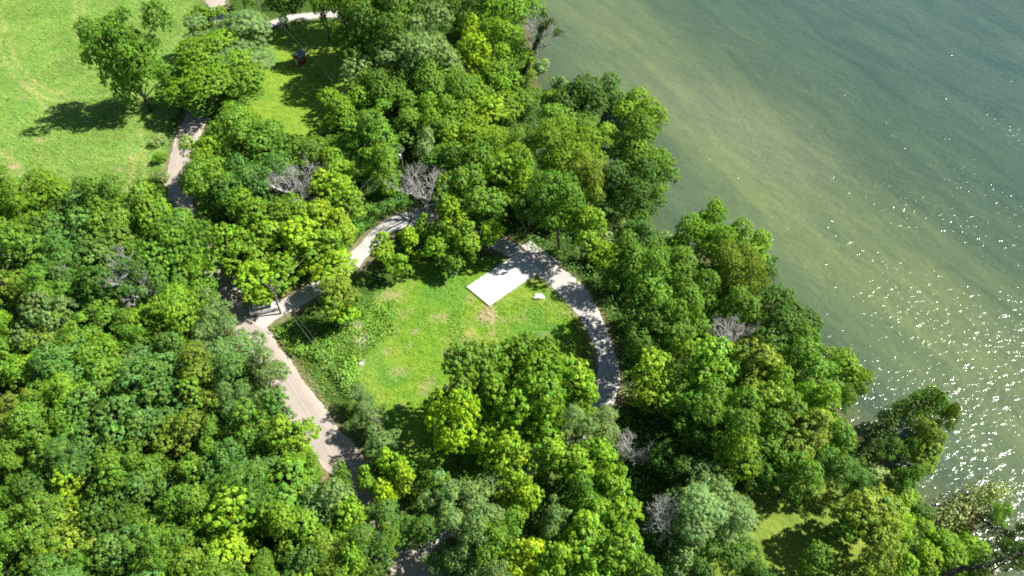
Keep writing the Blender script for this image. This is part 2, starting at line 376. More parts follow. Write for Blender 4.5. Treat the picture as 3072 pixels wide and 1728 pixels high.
def leaf_quads(P, Nn, size, asp, rng, droop=0.0):
    n = len(P); Nn = Nn / np.linalg.norm(Nn, axis=1, keepdims=True)
    t = rng.normal(size=(n, 3)); t[:, 2] -= droop; t -= (t * Nn).sum(1)[:, None] * Nn; t /= np.linalg.norm(t, axis=1, keepdims=True) + 1e-9
    b = np.cross(Nn, t); s = (size * rng.uniform(0.65, 1.35, n))[:, None]
    V = np.empty((n, 4, 3)); V[:, 0] = P - t * s; V[:, 1] = P - b * s * asp + t * s * 0.1; V[:, 2] = P + t * s; V[:, 3] = P + b * s * asp + t * s * 0.1
    V[:, 1] += Nn * s * 0.18; V[:, 3] += Nn * s * 0.18
    return V.reshape(-1, 3), np.arange(n * 4).reshape(-1, 4)

KIND = {  # nlobes, lobe r, clump spacing, clump r, leaves/clump, leaf size, aspect, zc, semi-z, droop, radial jitter, clump depth jitter
    'maple': dict(nl=15, lr=.37, sp=.86, cr=.37, m=30, ls=.165, asp=.62, zc=.56, sz=.46, dr=0, j=.24, cj=.20),
    'oak': dict(nl=15, lr=.36, sp=.60, cr=.33, m=20, ls=.135, asp=.6, zc=.57, sz=.45, dr=0, j=.30, cj=.15),
    'cottonwood': dict(nl=26, lr=.27, sp=.62, cr=.36, m=15, ls=.14, asp=.7, zc=.54, sz=.50, dr=.3, j=.30, cj=.2),
    'willow': dict(nl=18, lr=.34, sp=.50, cr=.32, m=18, ls=.17, asp=.26, zc=.53, sz=.50, dr=.5, j=.22, cj=.22),
    'locust': dict(nl=18, lr=.30, sp=.50, cr=.30, m=18, ls=.12, asp=.45, zc=.58, sz=.44, dr=.1, j=.28, cj=.2),
    'bush': dict(nl=9, lr=.48, sp=.52, cr=.30, m=20, ls=.13, asp=.55, zc=.50, sz=.50, dr=0, j=.2, cj=.2),
}
PROTO = {}

def make_proto(kind, R0, seed):
    k = KIND[kind]; rng = np.random.default_rng(seed * 77 + int(R0 * 10) + len(kind)); H0 = (R0 * 1.15 + 8.0) if kind != 'bush' else R0 * 1.7
    zc, sz = k['zc'] * H0, k['sz'] * H0; nl = int(k['nl'] * (0.75 + R0 / 22)) if kind != 'bush' else k['nl']
    d = fib(nl, -0.8 if kind == 'cottonwood' else -0.75); d = d @ np.array([[math.cos(seed), -math.sin(seed), 0], [math.sin(seed), math.cos(seed), 0], [0, 0, 1]])
    d += rng.normal(scale=.17, size=d.shape)
    rad = rng.uniform(.62 - k['j'], .62 + k['j'] * .9, nl)
    L = d * rad[:, None] * np.array([R0, R0, sz * (.95 if kind == 'cottonwood' else 1.0)]); L[:, 2] += zc
    lr = k['lr'] * R0 * rng.uniform(.55, 1.3, nl); L = np.vstack([L, [[0, 0, zc + sz * .25]]]); lr = np.append(lr, k['lr'] * R0 * 1.1)
    P, Nn, T = [], [], []
    for i in range(len(L)):
        nc = max(8, int(2 * math.pi * lr[i] ** 2 * 1.35 / k['sp'] ** 2)); dd = fib(nc, -0.35) + rng.normal(scale=.14, size=(nc, 3))
        dd /= np.linalg.norm(dd, axis=1, keepdims=True); c = L[i] + dd * lr[i] * np.array([1, 1, .85]) * rng.uniform(1 - k['cj'] * 1.5, 1 + k['cj'], nc)[:, None]
        dist = np.linalg.norm((c[:, None] - L[None]) * np.array([1, 1, 1.1]), axis=2) / lr[None]; dist[:, i] = 9
        keep = (dist.min(1) > .62) & (c[:, 2] > 0.25); c, dd = c[keep], dd[keep]
        if not len(c): continue
        lobe_t = rng.uniform(.86, 1.14); ct = rng.normal(0, 1, len(c))
        m = k['m']; cc = np.repeat(c, m, 0); de = np.repeat(dd, m, 0); cr = k['cr'] * rng.uniform(.7, 1.3, len(c)); cr = np.repeat(cr, m)[:, None]
        off = rng.normal(size=cc.shape); off /= np.linalg.norm(off, axis=1, keepdims=True) + 1e-9; off *= rng.uniform(.25, 1, (len(cc), 1)) ** .6
        off[:, 2] *= .8; pp = cc + off * cr; nn = off * .95 + de * .75 + np.array([0, 0, .5]) + rng.normal(scale=.3, size=cc.shape)
        hue = np.repeat(ct, m) + rng.normal(scale=.55, size=len(cc)); v = lobe_t * np.repeat(rng.uniform(.84, 1.18, len(c)), m) * rng.uniform(.8, 1.22, len(cc))
        col = np.stack([v * (1 + .11 * hue), v * (1 + .02 * hue), v * (1 - .10 * hue)], -1)
        yel = rng.random(len(cc)) < .02; col[yel] *= (1.7, 1.25, .8)
        P.append(pp); Nn.append(nn); T.append(col)
    P = np.vstack(P); Nn = np.vstack(Nn); T = np.clip(np.vstack(T), .35, 2.2)
    V, Q = leaf_quads(P, Nn, k['ls'] * (1 + .03 * (R0 - 5)), k['asp'], rng, k['dr'])
    crown = np_mesh(kind + "_crown", V, Q, M_LEAF, np.repeat(T, 4, 0))
    mb = MB(); rr = random.Random(seed); r0 = .035 * R0 + .06
    if kind == 'bush':
        for i in range(len(L)):
            mb.tube([(0, 0, 0), L[i] * .5 + np.array([rr.uniform(-.1, .1), 0, .1]), L[i]], [.05, .035, .015], 4, False)
    else:
        top = zc + sz * .3; tr = [Vector((rr.uniform(-.3, .3) * t * 2, rr.uniform(-.3, .3) * t * 2, top * t - (0.3 if t == 0 else 0))) for t in (0, .12, .3, .5, .75, 1)]
        mb.tube(tr, [r0 * 1.35, r0, r0 * .85, r0 * .65, r0 * .42, r0 * .15], 7, False)
        for i in range(len(L)):
            e = Vector(L[i]); t = min(.9, max(.28, (e.z - math.hypot(e.x, e.y) * .55) / top)); j = t * 5; a = tr[int(j)].lerp(tr[min(5, int(j) + 1)], j % 1)
            mid = a.lerp(e, .5) + Vector((rr.uniform(-.4, .4), rr.uniform(-.4, .4), rr.uniform(-.1, .5))); mb.tube([a, mid, e], [r0 * .38, r0 * .24, r0 * .1], 5, False)
            for s_ in range(5):
                dd = Vector((rr.gauss(0, 1), rr.gauss(0, 1), rr.gauss(.4, .8))).normalized() * lr[i] * .85; mb.tube([mid.lerp(e, rr.uniform(.3, 1)), e + dd * .55, e + dd], [r0 * .13, r0 * .08, .015], 3, False)
    return dict(R=R0, H=H0, zc=k['zc'], crown=crown, trunk=mb.mesh("trunk", M_BARK, True))

def protos():
    for kind, sizes in (('maple', ((3.2, 3), (5.5, 3), (8.5, 2))), ('oak', ((3.5, 2), (5.3, 3), (8.5, 2))), ('cottonwood', ((5.0, 2), (9.0, 2))),
                        ('willow', ((3.5, 2), (7.5, 2))), ('locust', ((3.5, 2), (6.0, 2))), ('bush', ((1.6, 2), (2.8, 2)))):
        for R0, n in sizes:
            for s_ in range(n): PROTO.setdefault(kind, []).append(make_proto(kind, R0, s_ + 1))

TINT = {  # leaf reflectances
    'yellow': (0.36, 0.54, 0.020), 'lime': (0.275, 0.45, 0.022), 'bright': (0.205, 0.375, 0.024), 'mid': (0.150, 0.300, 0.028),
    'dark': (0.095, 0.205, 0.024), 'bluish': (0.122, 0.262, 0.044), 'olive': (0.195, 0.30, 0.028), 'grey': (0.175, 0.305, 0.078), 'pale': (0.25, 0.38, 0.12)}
TWORD = {'yellow': 'yellow-green', 'lime': 'lime green', 'bright': 'bright green', 'mid': 'mid green', 'dark': 'dark green', 'bluish': 'bluish green', 'olive': 'olive green', 'grey': 'grey-green', 'pale': 'pale green'}
KWORD = {'maple': 'maple', 'oak': 'tree', 'cottonwood': 'cottonwood', 'willow': 'willow', 'locust': 'feathery tree', 'bush': 'bush'}
KNAME = {'maple': 'maple_tree', 'oak': 'broadleaf_tree', 'cottonwood': 'cottonwood_tree', 'willow': 'willow_tree', 'locust': 'locust_tree', 'bush': 'bush'}

def plant(px, py, rpx, kind, tint, phrase, h=None, group=None, label=None):
    z = 0.6 * (h or 12); r = rpx * mpp(px, py, z) * 1.03
    if h is None: h = (1.15 * r + 8) * R.uniform(.84, 1.25) if kind != 'bush' else 1.7 * r
    zc = KIND[kind]['zc'] * h; c = at(px, py, zc); c = at(px, py, zc + float(gz(c.x, c.y))); g = float(gz(c.x, c.y))
    best = sorted(PROTO[kind], key=lambda p: abs(math.log(p['R'] / r)) + R.random() * .18)[0]
    t = empty(KNAME[kind], (c.x, c.y, g - 0.05), R.uniform(0, 6.28)); s = r / best['R']; t.scale = (s * R.uniform(.86, 1.14), s * R.uniform(.86, 1.14), h / best['H']); t.rotation_euler = (R.uniform(-.07, .07), R.uniform(-.07, .07), t.rotation_euler[2])
    a = link("trunk", best['trunk'], t); b = link("crown", best['crown'], t)
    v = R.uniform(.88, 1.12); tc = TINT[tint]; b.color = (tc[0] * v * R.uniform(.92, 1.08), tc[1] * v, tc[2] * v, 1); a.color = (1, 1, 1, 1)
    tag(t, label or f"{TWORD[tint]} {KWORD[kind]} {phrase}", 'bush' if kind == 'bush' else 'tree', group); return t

# dead trees: forking bare limbs
def dead_mesh(Rr, H, seed, spread=1.0, lean=(0, 0), base=.35):
    rr = random.Random(seed); trunk = MB(); br = MB()
    top = H * base; tp = [Vector((lean[0] * z, lean[1] * z, z)) + Vector((rr.uniform(-.1, .1), rr.uniform(-.1, .1), 0)) for z in (-.2, top * .5, top, top + (H - top) * .45, H * .86)]
    r0 = .055 * Rr + .06; trunk.tube(tp, [r0 * 1.2, r0, r0 * .8, r0 * .5, r0 * .15], 7, False)
    def grow(p, d, ln, r, lev):
        n = 3; pts = [p]; q = p.copy(); dd = d.copy()
        for i in range(n):
            dd = (dd + Vector((rr.gauss(0, .16), rr.gauss(0, .16), rr.gauss(.05, .13)))).normalized(); q = q + dd * ln / n; pts.append(q.copy())
        br.tube(pts, [r, r * .8, r * .6, r * .38], 5 if lev < 2 else 3, False)
        if lev >= 4: return
        kids = (4, 4, 4, 3)[lev]
        for k in range(kids):
            t = rr.uniform(.35, 1.0) if k else 1.0; a = pts[min(n - 1, int(t * n))].lerp(pts[min(n, int(t * n) + 1)], (t * n) % 1)
            nd = (dd + Vector((rr.gauss(0, .55), rr.gauss(0, .55), rr.gauss(.12, .4)))).normalized(); grow(a, nd, ln * rr.uniform(.5, .78), max(.013, r * .48), lev + 1)
    nm = 10
    for k in range(nm):
        an = k * 2.4 + rr.uniform(-.3, .3); u = (k + .5) / nm; z = top + (H - top) * .45 * u
        a = Vector((lean[0] * z, lean[1] * z, z)); d = Vector((math.cos(an) * spread, math.sin(an) * spread, .25 + u * 1.1)).normalized()
        grow(a, d, Rr * rr.uniform(.5, .68), r0 * .6, 0)
    return trunk.mesh("trunk", M_DEAD, True), br.mesh("branches", M_DEAD, True)

def dead_tree(bx, by, rpx, h, seed, label, spread=1.0, lean=(0, 0), tint=None, base=.35, name="dead_tree"):
    """bx, by: the foot of the trunk in the photo"""
    p = at(bx, by); g = float(gz(p.x, p.y)); p = at(bx, by, g); r = rpx * mpp(bx, by, h * .6) * 1.35
    tm, bm_ = dead_mesh(r, h, seed, spread, lean, base); t = empty(name, (p.x, p.y, g)); link("trunk", tm, t); link("branches", bm_, t)
    return tag(t, label, 'dead tree')

def leaf_cloud(P, Nn, size, asp, tint, rng, name, mat=None, var=.25, droop=0):
    V, Q = leaf_quads(P, Nn, size, asp, rng, droop); n = len(P); hue = rng.normal(size=n); v = rng.uniform(1 - var, 1 + var, n) * (0.75 + .5 * vnoise(P[:, 0], P[:, 1], 2.6, 8))
    T = np.clip(np.stack([v * (1 + .16 * hue), v * (1 + .02 * hue), v * (1 - .1 * hue)], -1), .3, 2.4) * np.asarray(tint)
    return np_mesh(name, V, Q, mat or M_LEAF, np.repeat(T, 4, 0))

def scatter(polypx, dens, rng, z=0.0):
    w = [at(x, y, z) for x, y in polypx]; x0, x1 = min(p.x for p in w), max(p.x for p in w); y0, y1 = min(p.y for p in w), max(p.y for p in w)
    n = int((x1 - x0) * (y1 - y0) * dens); X = rng.uniform(x0, x1, n); Y = rng.uniform(y0, y1, n); px, py = to_px(X, Y, 0 * X + z)
    k = in_poly(px + rng.normal(scale=1.5, size=n), py + rng.normal(scale=1.5, size=n), polypx); return X[k], Y[k]

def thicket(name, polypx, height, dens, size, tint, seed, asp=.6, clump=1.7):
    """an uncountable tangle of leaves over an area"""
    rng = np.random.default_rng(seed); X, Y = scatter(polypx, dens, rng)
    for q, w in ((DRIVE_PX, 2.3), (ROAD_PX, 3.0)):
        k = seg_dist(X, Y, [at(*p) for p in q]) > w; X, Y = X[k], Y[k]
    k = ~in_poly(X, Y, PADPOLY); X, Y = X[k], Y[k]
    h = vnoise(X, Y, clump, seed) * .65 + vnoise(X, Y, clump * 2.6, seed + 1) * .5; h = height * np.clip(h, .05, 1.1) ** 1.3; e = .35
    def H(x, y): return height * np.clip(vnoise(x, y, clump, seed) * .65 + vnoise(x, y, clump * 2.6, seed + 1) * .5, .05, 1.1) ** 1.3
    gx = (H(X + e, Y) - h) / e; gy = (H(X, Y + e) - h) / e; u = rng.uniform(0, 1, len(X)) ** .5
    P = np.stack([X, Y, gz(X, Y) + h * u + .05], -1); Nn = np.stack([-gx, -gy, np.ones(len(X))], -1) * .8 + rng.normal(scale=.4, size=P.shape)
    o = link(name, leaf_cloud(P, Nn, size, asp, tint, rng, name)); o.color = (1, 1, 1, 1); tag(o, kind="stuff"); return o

def grass_stuff(name, polypx, dens, ht, tint, seed, lean=(-.5, -.35)):
    rng = np.random.default_rng(seed); X, Y = scatter(polypx, dens, rng)
    for q, w in ((DRIVE_PX, 2.0), (ROAD_PX, 2.75), (SPUR_PX, 1.5)):
        k = seg_dist(X, Y, [at(*p) for p in q]) > w; X, Y = X[k], Y[k]
    k = ~in_poly(X, Y, PADPOLY) & (vnoise(X, Y, 1.6, seed + 3) * .5 + vnoise(X, Y, 4.5, seed + 5) * .5 + rng.uniform(-.25, .25, len(X)) > .4); X, Y = X[k], Y[k]
    n = len(X); h = ht * rng.uniform(.5, 1.4, n); a = rng.uniform(0, 6.28, n); w = .10 * rng.uniform(.6, 1.5, n)
    B = np.stack([X, Y, gz(X, Y)], -1); s = np.stack([np.cos(a) * w, np.sin(a) * w, 0 * a], -1)
    tip = B + np.stack([lean[0] * h + rng.normal(scale=.35, size=n) * h, lean[1] * h + rng.normal(scale=.35, size=n) * h, h], -1)
    V = np.stack([B - s, B + s, tip + s * .3, tip - s * .3], 1).reshape(-1, 3); hue = rng.normal(size=n); v = rng.uniform(.75, 1.3, n)
    T = np.clip(np.stack([v * (1 + .2 * hue), v, v * (1 - .1 * hue)], -1), .3, 2.2) * np.asarray(tint)
    o = link(name, np_mesh(name, V, np.arange(n * 4).reshape(-1, 4), M_GRASSB, np.repeat(T, 4, 0))); o.color = (1, 1, 1, 1); tag(o, kind="stuff")

# ---------------------------------------------------------------- build the land
PADC = [at(466.5, 287.5), at(489.5, 306.5), at(545, 270.5), at(517, 250)]
def squared():
    a, b = PADC[0], PADC[1]; u = (b - a); w = u.length; u.normalize(); v = Vector((-u.y, u.x, 0))
    if v.dot(PADC[3] - a) < 0: v = -v
    L = 12.6; return [a, b, b + v * L, a + v * L], u, v, w, L
PQ, PU, PV, PW, PL = squared(); PADPOLY = [(p.x, p.y) for p in PQ]
ground(); river()
M_ROAD = mat_gravel("worn_chip_seal", (0.40, 0.355, 0.315), 1.4, 0.1)
M_EDGE = mat_gravel("road_shoulder_gravel", (0.48, 0.43, 0.36), 1.0, 0.18)
M_DRIVE = mat_gravel("pale_gravel", (0.48, 0.47, 0.455), 1.0, 0.16)
ribbon("road_shoulder", [at(*q) for q in ROAD_PX], 5.0, M_EDGE, 0.035, .3)
ribbon("road", [at(*q) for q in ROAD_PX], 4.2, M_ROAD, 0.075, .05)
ribbon("gravel_drive", [at(*q) for q in DRIVE_PX], 3.2, M_DRIVE, 0.06, .25, wfun=lambda t: 1.0 + .5 * math.exp(-((t - .53) / .05) ** 2) + .25 * math.exp(-((t - .27) / .07) ** 2))
ribbon("gravel_side_drive", [at(*q) for q in SPUR_PX], 3.6, M_DRIVE, 0.05, .35)

# concrete pad: slab with a thin form board along one end, gravel apron
def pad():
    t = empty("concrete_pad", (PQ[0].x, PQ[0].y, 0)); ang = math.atan2(PU.y, PU.x)
    M_CON = solid("fresh_concrete", (0.56, 0.56, 0.54), .8, .16, .5); M_WOOD = solid("form_board", (0.28, 0.22, 0.15), .8, .25, 5)
    c = (PQ[0] + PQ[2]) / 2 - PQ[0]
    m = MB(); m.box((c.x, c.y, .10), (PW, PL, .24), ang); m.build("slab", M_CON, t, bevel=.02)
    e = (PQ[1] - PQ[0]) / 2 - PV * .09; m = MB(); m.box((e.x, e.y, .09), (PW * 1.02, .05, .2), ang); m.build("form_board", M_WOOD, t)
    M_J = solid("expansion_joint", (0.30, 0.30, 0.29), .9, .1, 5)  # darker strips laid on the slab as its expansion joints
    for f_ in (1 / 3, 2 / 3):
        m = MB(); q = PU * PW / 2 + PV * PL * f_; m.box((q.x, q.y, .2225), (PW * .98, .05, .004), ang); m.build("joint", M_J, t)
    m = MB(); q = PU * PW / 2 + PV * PL / 2; m.box((q.x, q.y, .2265), (.05, PL * .98, .004), ang); m.build("joint", M_J, t)
    tag(t, "bright white concrete parking pad beside the gravel drive loop", "concrete pad")
    g = MB(); pts = []
    for k, (a, b) in enumerate(((PQ[2], PQ[3]),)): pts = [a + PU * .9, a + PV * 2.6 + PU * .6, b + PV * 2.6 - PU * 1.2, b - PU * .9]
    n = 14; V = []; rr = random.Random(3)
    for i in range(n + 1):
        for j in range(n + 1):
            u, v = i / n, j / n; p = PQ[3].lerp(PQ[2], u) + PU * (u - .5) * 1.8 + PV * (-1.0 + v * 4.6) if True else 0
            if i in (0, n): p = p + PU * rr.uniform(-.25, .25)
            V.append((p.x, p.y, .045 + (0 if 0 < i < n and 0 < j < n else -.04)))
    q = [(i * (n + 1) + j, (i + 1) * (n + 1) + j, (i + 1) * (n + 1) + j + 1, i * (n + 1) + j + 1) for i in range(n) for j in range(n)]
    o = link("gravel_apron", np_mesh("gravel_apron", V, q, M_DRIVE)); tag(o, kind="structure")
pad()

def rock(name, x, y, r, seed, label, cat, flat=.5, col=(0.62, 0.60, 0.56)):
    import bmesh
    p = at(x, y); bm = bmesh.new(); bmesh.ops.create_icosphere(bm, subdivisions=4, radius=1); rr = random.Random(seed); ph = [rr.uniform(0, 6) for _ in range(9)]
    for v in bm.verts:
        c = v.co; f = 1 + .16 * math.sin(c.x * 2.3 + ph[0]) * math.cos(c.y * 2.9 + ph[1]) + .12 * math.sin(c.y * 4.1 + ph[2] + c.z * 3) + .06 * math.sin(c.x * 9 + ph[3]) * math.sin(c.y * 8 + ph[4]) + rr.uniform(-.02, .02)
        v.co = Vector((c.x * r * f * 1.1, c.y * r * f * .8, max(-.08, c.z) * r * flat * f))
    me = bpy.data.meshes.new(name); bm.to_mesh(me); bm.free(); me.materials.append(solid(name + "_stone", col, .9, .14, 4))
    tag(link(name, me, None, (p.x, p.y, float(gz(p.x, p.y)) + .02)), label, cat)
rock("limestone_boulder", 538.5, 297, .95, 4, "white limestone boulder lying alone in the grass near the concrete pad", "boulder")
rock("limestone_rock", 360.5, 364, .45, 7, "small pale rock at the weedy west edge of the clearing", "rock")
rock("limestone_rock", 370, 262.5, .3, 8, "small pale rock where bushes meet the sunlit west leg of the drive", "rock")
rock("limestone_rock", 456, 272, .42, 9, "pale rock in the shade under the maples west of the pad", "rock")

for i, (x, y, r, w) in enumerate(((979, 533, .7, "largest shore rock on the point facing the glare"), (986, 545, .5, "shore rock midway along the glaring edge"), (991, 557, .6, "shore rock nearest the bottom corner"), (944, 517, .45, "pale rock at the inner corner of the inlet"), (958, 522, .4, "small rock on the sandy strip of the point"))):
    rock("shore_rock", x, y, r, 20 + i, w, "rock", .6, (0.36, 0.33, 0.28))

# ---------------------------------------------------------------- the playhouse
def playhouse():
    M_RED = solid("red_boards", (0.26, 0.035, 0.03), .75, .2, 4); M_ROOF = solid("slate_blue_shingle", (0.16, 0.21, 0.25), .8, .25, 6)
    M_TRIM = solid("white_trim", (0.62, 0.60, 0.56), .7, .08, 4); M_DARK = solid("window_glass", (0.03, 0.035, 0.045), .2, .1, 4)
    p = at(300.5, 62.5); t = empty("playhouse", (p.x, p.y, 0.0), math.radians(-14)); w, l, h, rh = 2.0, 2.3, 2.1, .7
    m = MB(); m.prism([(-w/2, 0), (w/2, 0), (w/2, h), (0, h + rh), (-w/2, h)], -l/2, l/2); m.build("wall", M_RED, t)
    e = .28
    m = MB(); s = rh / (w/2)
    for sg in (-1, 1):
        m.prism([(0, h + rh + .03), (sg * (w/2 + e), h - s * e + .03), (sg * (w/2 + e), h - s * e + .11), (0, h + rh + .11)], -l/2 - .3, l/2 + .3)
    rf = m.build("roof", M_ROOF, t)
    m = MB()
    for sg in (-1, 1):
        m.tube([(sg * (w/2 + e), -l/2 - .33, h - s * e + .06), (0, -l/2 - .33, h + rh + .06)], .05, 4)
    m.build("eave_trim", M_TRIM, rf)
    m = MB(); m.box((-.35, -l/2 - .02, .85), (.75, .05, 1.55)); d = m.build("door", M_TRIM, t)
    m = MB(); m.box((-.08, -l/2 - .06, .85), (.06, .05, .1)); m.build("handle", M_DARK, d)
    m = MB(); m.box((.6, -l/2 - .02, 1.25), (.55, .05, .55)); f = m.build("window", M_TRIM, t)
    m = MB(); m.box((.6, -l/2 - .055, 1.25), (.43, .03, .43)); m.build("pane", M_DARK, f)
    m = MB(); m.box((w/2 + .02, .1, 1.25), (.05, .7, .55)); f = m.build("window", M_TRIM, t)
    m = MB(); m.box((w/2 + .055, .1, 1.25), (.03, .58, .43)); m.build("pane", M_DARK, f)
    tag(t, "small red playhouse with blue-grey gabled roof on the shaded lawn", "playhouse")
    p = at(304, 69); m = MB(); m.box((0, 0, .22), (1.0, .35, .06)); o = m.build("garden_bench", M_TRIM, None, (p.x, p.y, 0)); 

    for sx in (-.42, .42):
        m2 = MB(); m2.box((sx, 0, .095), (.06, .3, .19)); m2.build("leg", M_TRIM, o)
    tag(o, "low white bench on the grass in front of the red playhouse", "bench")
playhouse()

# ---------------------------------------------------------------- white estate car, parked on the drive
def car():
    PAINT, nt, out = new_mat("white_paint"); b = N(nt, "ShaderNodeBsdfPrincipled"); b.inputs["Base Color"].default_value = (.72, .73, .74, 1); b.inputs["Roughness"].default_value = .25
    b.inputs["Coat Weight"].default_value = .5
    nt.links.new(mul(nt, ramp(nt, noise(nt, 2, 4), [(0.3, .96), (0.7, 1.03)]), (.72, .73, .74)), b.inputs["Base Color"]); nt.links.new(b.outputs[0], out.inputs[0])
    GL = solid("tinted_glass", (.02, .025, .03), .08, .1, 3, spec=.6); RB = solid("tyre_rubber", (.025, .025, .025), .85, .2, 5); AL = solid("alloy", (.45, .45, .46), .35, .08, 5, .8)
    RED = solid("tail_lamp_red", (.35, .02, .02), .3, .1, 5); CL = solid("lamp_clear", (.7, .7, .68), .15, .05, 5)
    a, c = at(262.0, 311.2), at(274, 308.5); d = (c - a); ang = math.atan2(d.y, d.x); mid = at(265.5, 310.2)
    t = empty("parked_car", (mid.x, mid.y, .1), ang); L, Wd = 4.9, 1.9
    prof = [(-2.42, .45), (-2.45, .75), (-2.35, 1.02), (-2.0, 1.08), (2.0, 1.0), (2.35, .85), (2.45, .6), (2.4, .38), (1.95, .3), (-1.95, .3)]
    m = MB(); m.prism(prof, -Wd/2, Wd/2); body = m.build("body", PAINT, t, bevel=.05)
    m = MB(); lo = [(-2.15, 1.03), (1.15, 1.03)]; hi = [(-1.85, 1.62), (.35, 1.62)]
    vs = [(x, y * .88, z) for x, z in (lo[0], lo[1]) for y in (-1, 1)] + [(x, y * .72, z) for x, z in (hi[1], hi[0]) for y in (-1, 1)]
    m.add(vs, [(0, 1, 7, 6), (2, 4, 5, 3), (6, 7, 5, 4), (0, 6, 4, 2), (1, 3, 5, 7)]); m.build("window", GL, t)
    m = MB(); m.box((-.72, 0, 1.65), (2.3, 1.42, .07)); m.build("roof", PAINT, t, bevel=.03)
    for x in (-1.5, 1.5):
        for y in (-.88, .88):
            m = MB(); m.tube([(x, y - .1, .33), (x, y + .1, .33)], .35, 20); wh = m.build("wheel", RB, t)
            m = MB(); s_ = 1 if y > 0 else -1; m.tube([(x, y + s_ * .09, .33), (x, y + s_ * .125, .33)], [.22, .19], 12); m.build("rim", AL, wh)
    for y in (-.75, .75):
        m = MB(); m.box((2.38, y, .72), (.16, .3, .14)); m.build("headlight", CL, t)
        m = MB(); m.box((-2.42, y, .8), (.1, .2, .3)); m.build("tail_light", RED, t)
        m = MB(); m.box((.95, y * 1.36, 1.06), (.14, .16, .12)); m.build("mirror", PAINT, t)
    tag(t, "white car parked on the gravel drive entrance, mostly under a tree", "car")
car()

# ---------------------------------------------------------------- utility poles and cables
M_POLE = solid("weathered_pole", (.17, .15, .13), .9, .25, 3); M_STEEL = solid("galvanised_steel", (.5, .52, .53), .4, .1, 4, .5); M_CABLE = solid("aluminium_cable", (.3, .3, .3), .6, .05, 4, .4)
POLES = []
def pole(x, y, h, label, rz, can=False):
    p = at(x, y); t = empty("utility_pole", (p.x, p.y, 0), rz)
    m = MB(); m.tube([(0, 0, -.3), (0, 0, h * .5), (0, 0, h)], [.19, .165, .13], 10); m.build("pole", M_POLE, t)
    m = MB(); m.box((0, .17, h - .45), (1.7, .1, .12)); ca = m.build("crossarm", M_POLE, t)
    for dx in (-.75, 0, .75):
        m = MB(); z0 = h - .37; m.tube([(dx, .17, z0), (dx, .17, z0 + .12), (dx, .17, z0 + .22)], [.05, .08, .04], 8); m.build("insulator", M_STEEL, ca)
    if can:
        m = MB(); m.tube([(0, -.42, h - 2.1), (0, -.42, h - 2.05), (0, -.42, h - 1.2), (0, -.42, h - 1.12)], [.2, .27, .27, .16], 14); tr = m.build("transformer", M_STEEL, t)
        m = MB(); m.tube([(0, -.42, h - 1.12), (0, -.42, h - .85)], .04, 8); m.build("bushing", M_STEEL, tr)
        m = MB(); m.box((0, -.17, h - 1.6), (.12, .3, .5)); m.build("bracket", M_STEEL, t)
    tag(t, label, "utility pole"); POLES.append((p, h, rz))
pa, pb, pc = at(405, 185), at(281, 314), at(262, 22)
pole(405, 185, 9.0, "utility pole with a grey transformer beside the bare grey dead tree", math.atan2((pb - pa).y, (pb - pa).x) + math.pi / 2, True)
pole(281, 314, 7.2, "utility pole standing by the white car at the drive entrance", math.atan2((pa - pb).y, (pa - pb).x) + math.pi / 2)
pole(262, 22, 9.0, "utility pole beside the far gravel side drive above the playhouse lawn", math.atan2((pa - pc).y, (pa - pc).x) + math.pi / 2)
def cable(a, b, off, dz, label, sag=.8):
    (pa_, ha, ra), (pb_, hb, rb) = a, b; A = pa_ + Vector((math.cos(ra) * off, math.sin(ra) * off, ha - .15 + dz)); B = pb_ + Vector((math.cos(rb) * off, math.sin(rb) * off, hb - .15 + dz))
    if (rb - ra) and math.cos(rb - ra) < 0: B = pb_ + Vector((-math.cos(rb) * off, -math.sin(rb) * off, hb - .15 + dz))
    pts = [A.lerp(B, i / 24) - Vector((0, 0, sag * 4 * (i / 24) * (1 - i / 24))) for i in range(25)]
    m = MB(); m.tube(pts, .010, 5); tag(m.build("overhead_cable", M_CABLE), label, "cable", "overhead cables between the utility poles")
END = (at(384, 450), 8.5, POLES[1][2]); NORTH = (at(215, -60), 9, POLES[2][2])
for (a, b, nm) in ((POLES[0], POLES[1], "from the transformer pole to the pole by the car"), (POLES[2], POLES[0], "over the playhouse lawn to the transformer pole"), (POLES[1], END, "from the car's pole across the clearing's weedy west edge")):
    for off, dz, wd in ((-.75, 0, "outer thin grey cable"), (.75, 0, "inner thin grey cable"), (0, -1.0, "lower thin grey cable")): cable(a, b, off, dz, f"{wd} {nm}")
pole(384, 450, 8.5, "utility pole hidden among the grey-green trees between road and clearing", END[2])

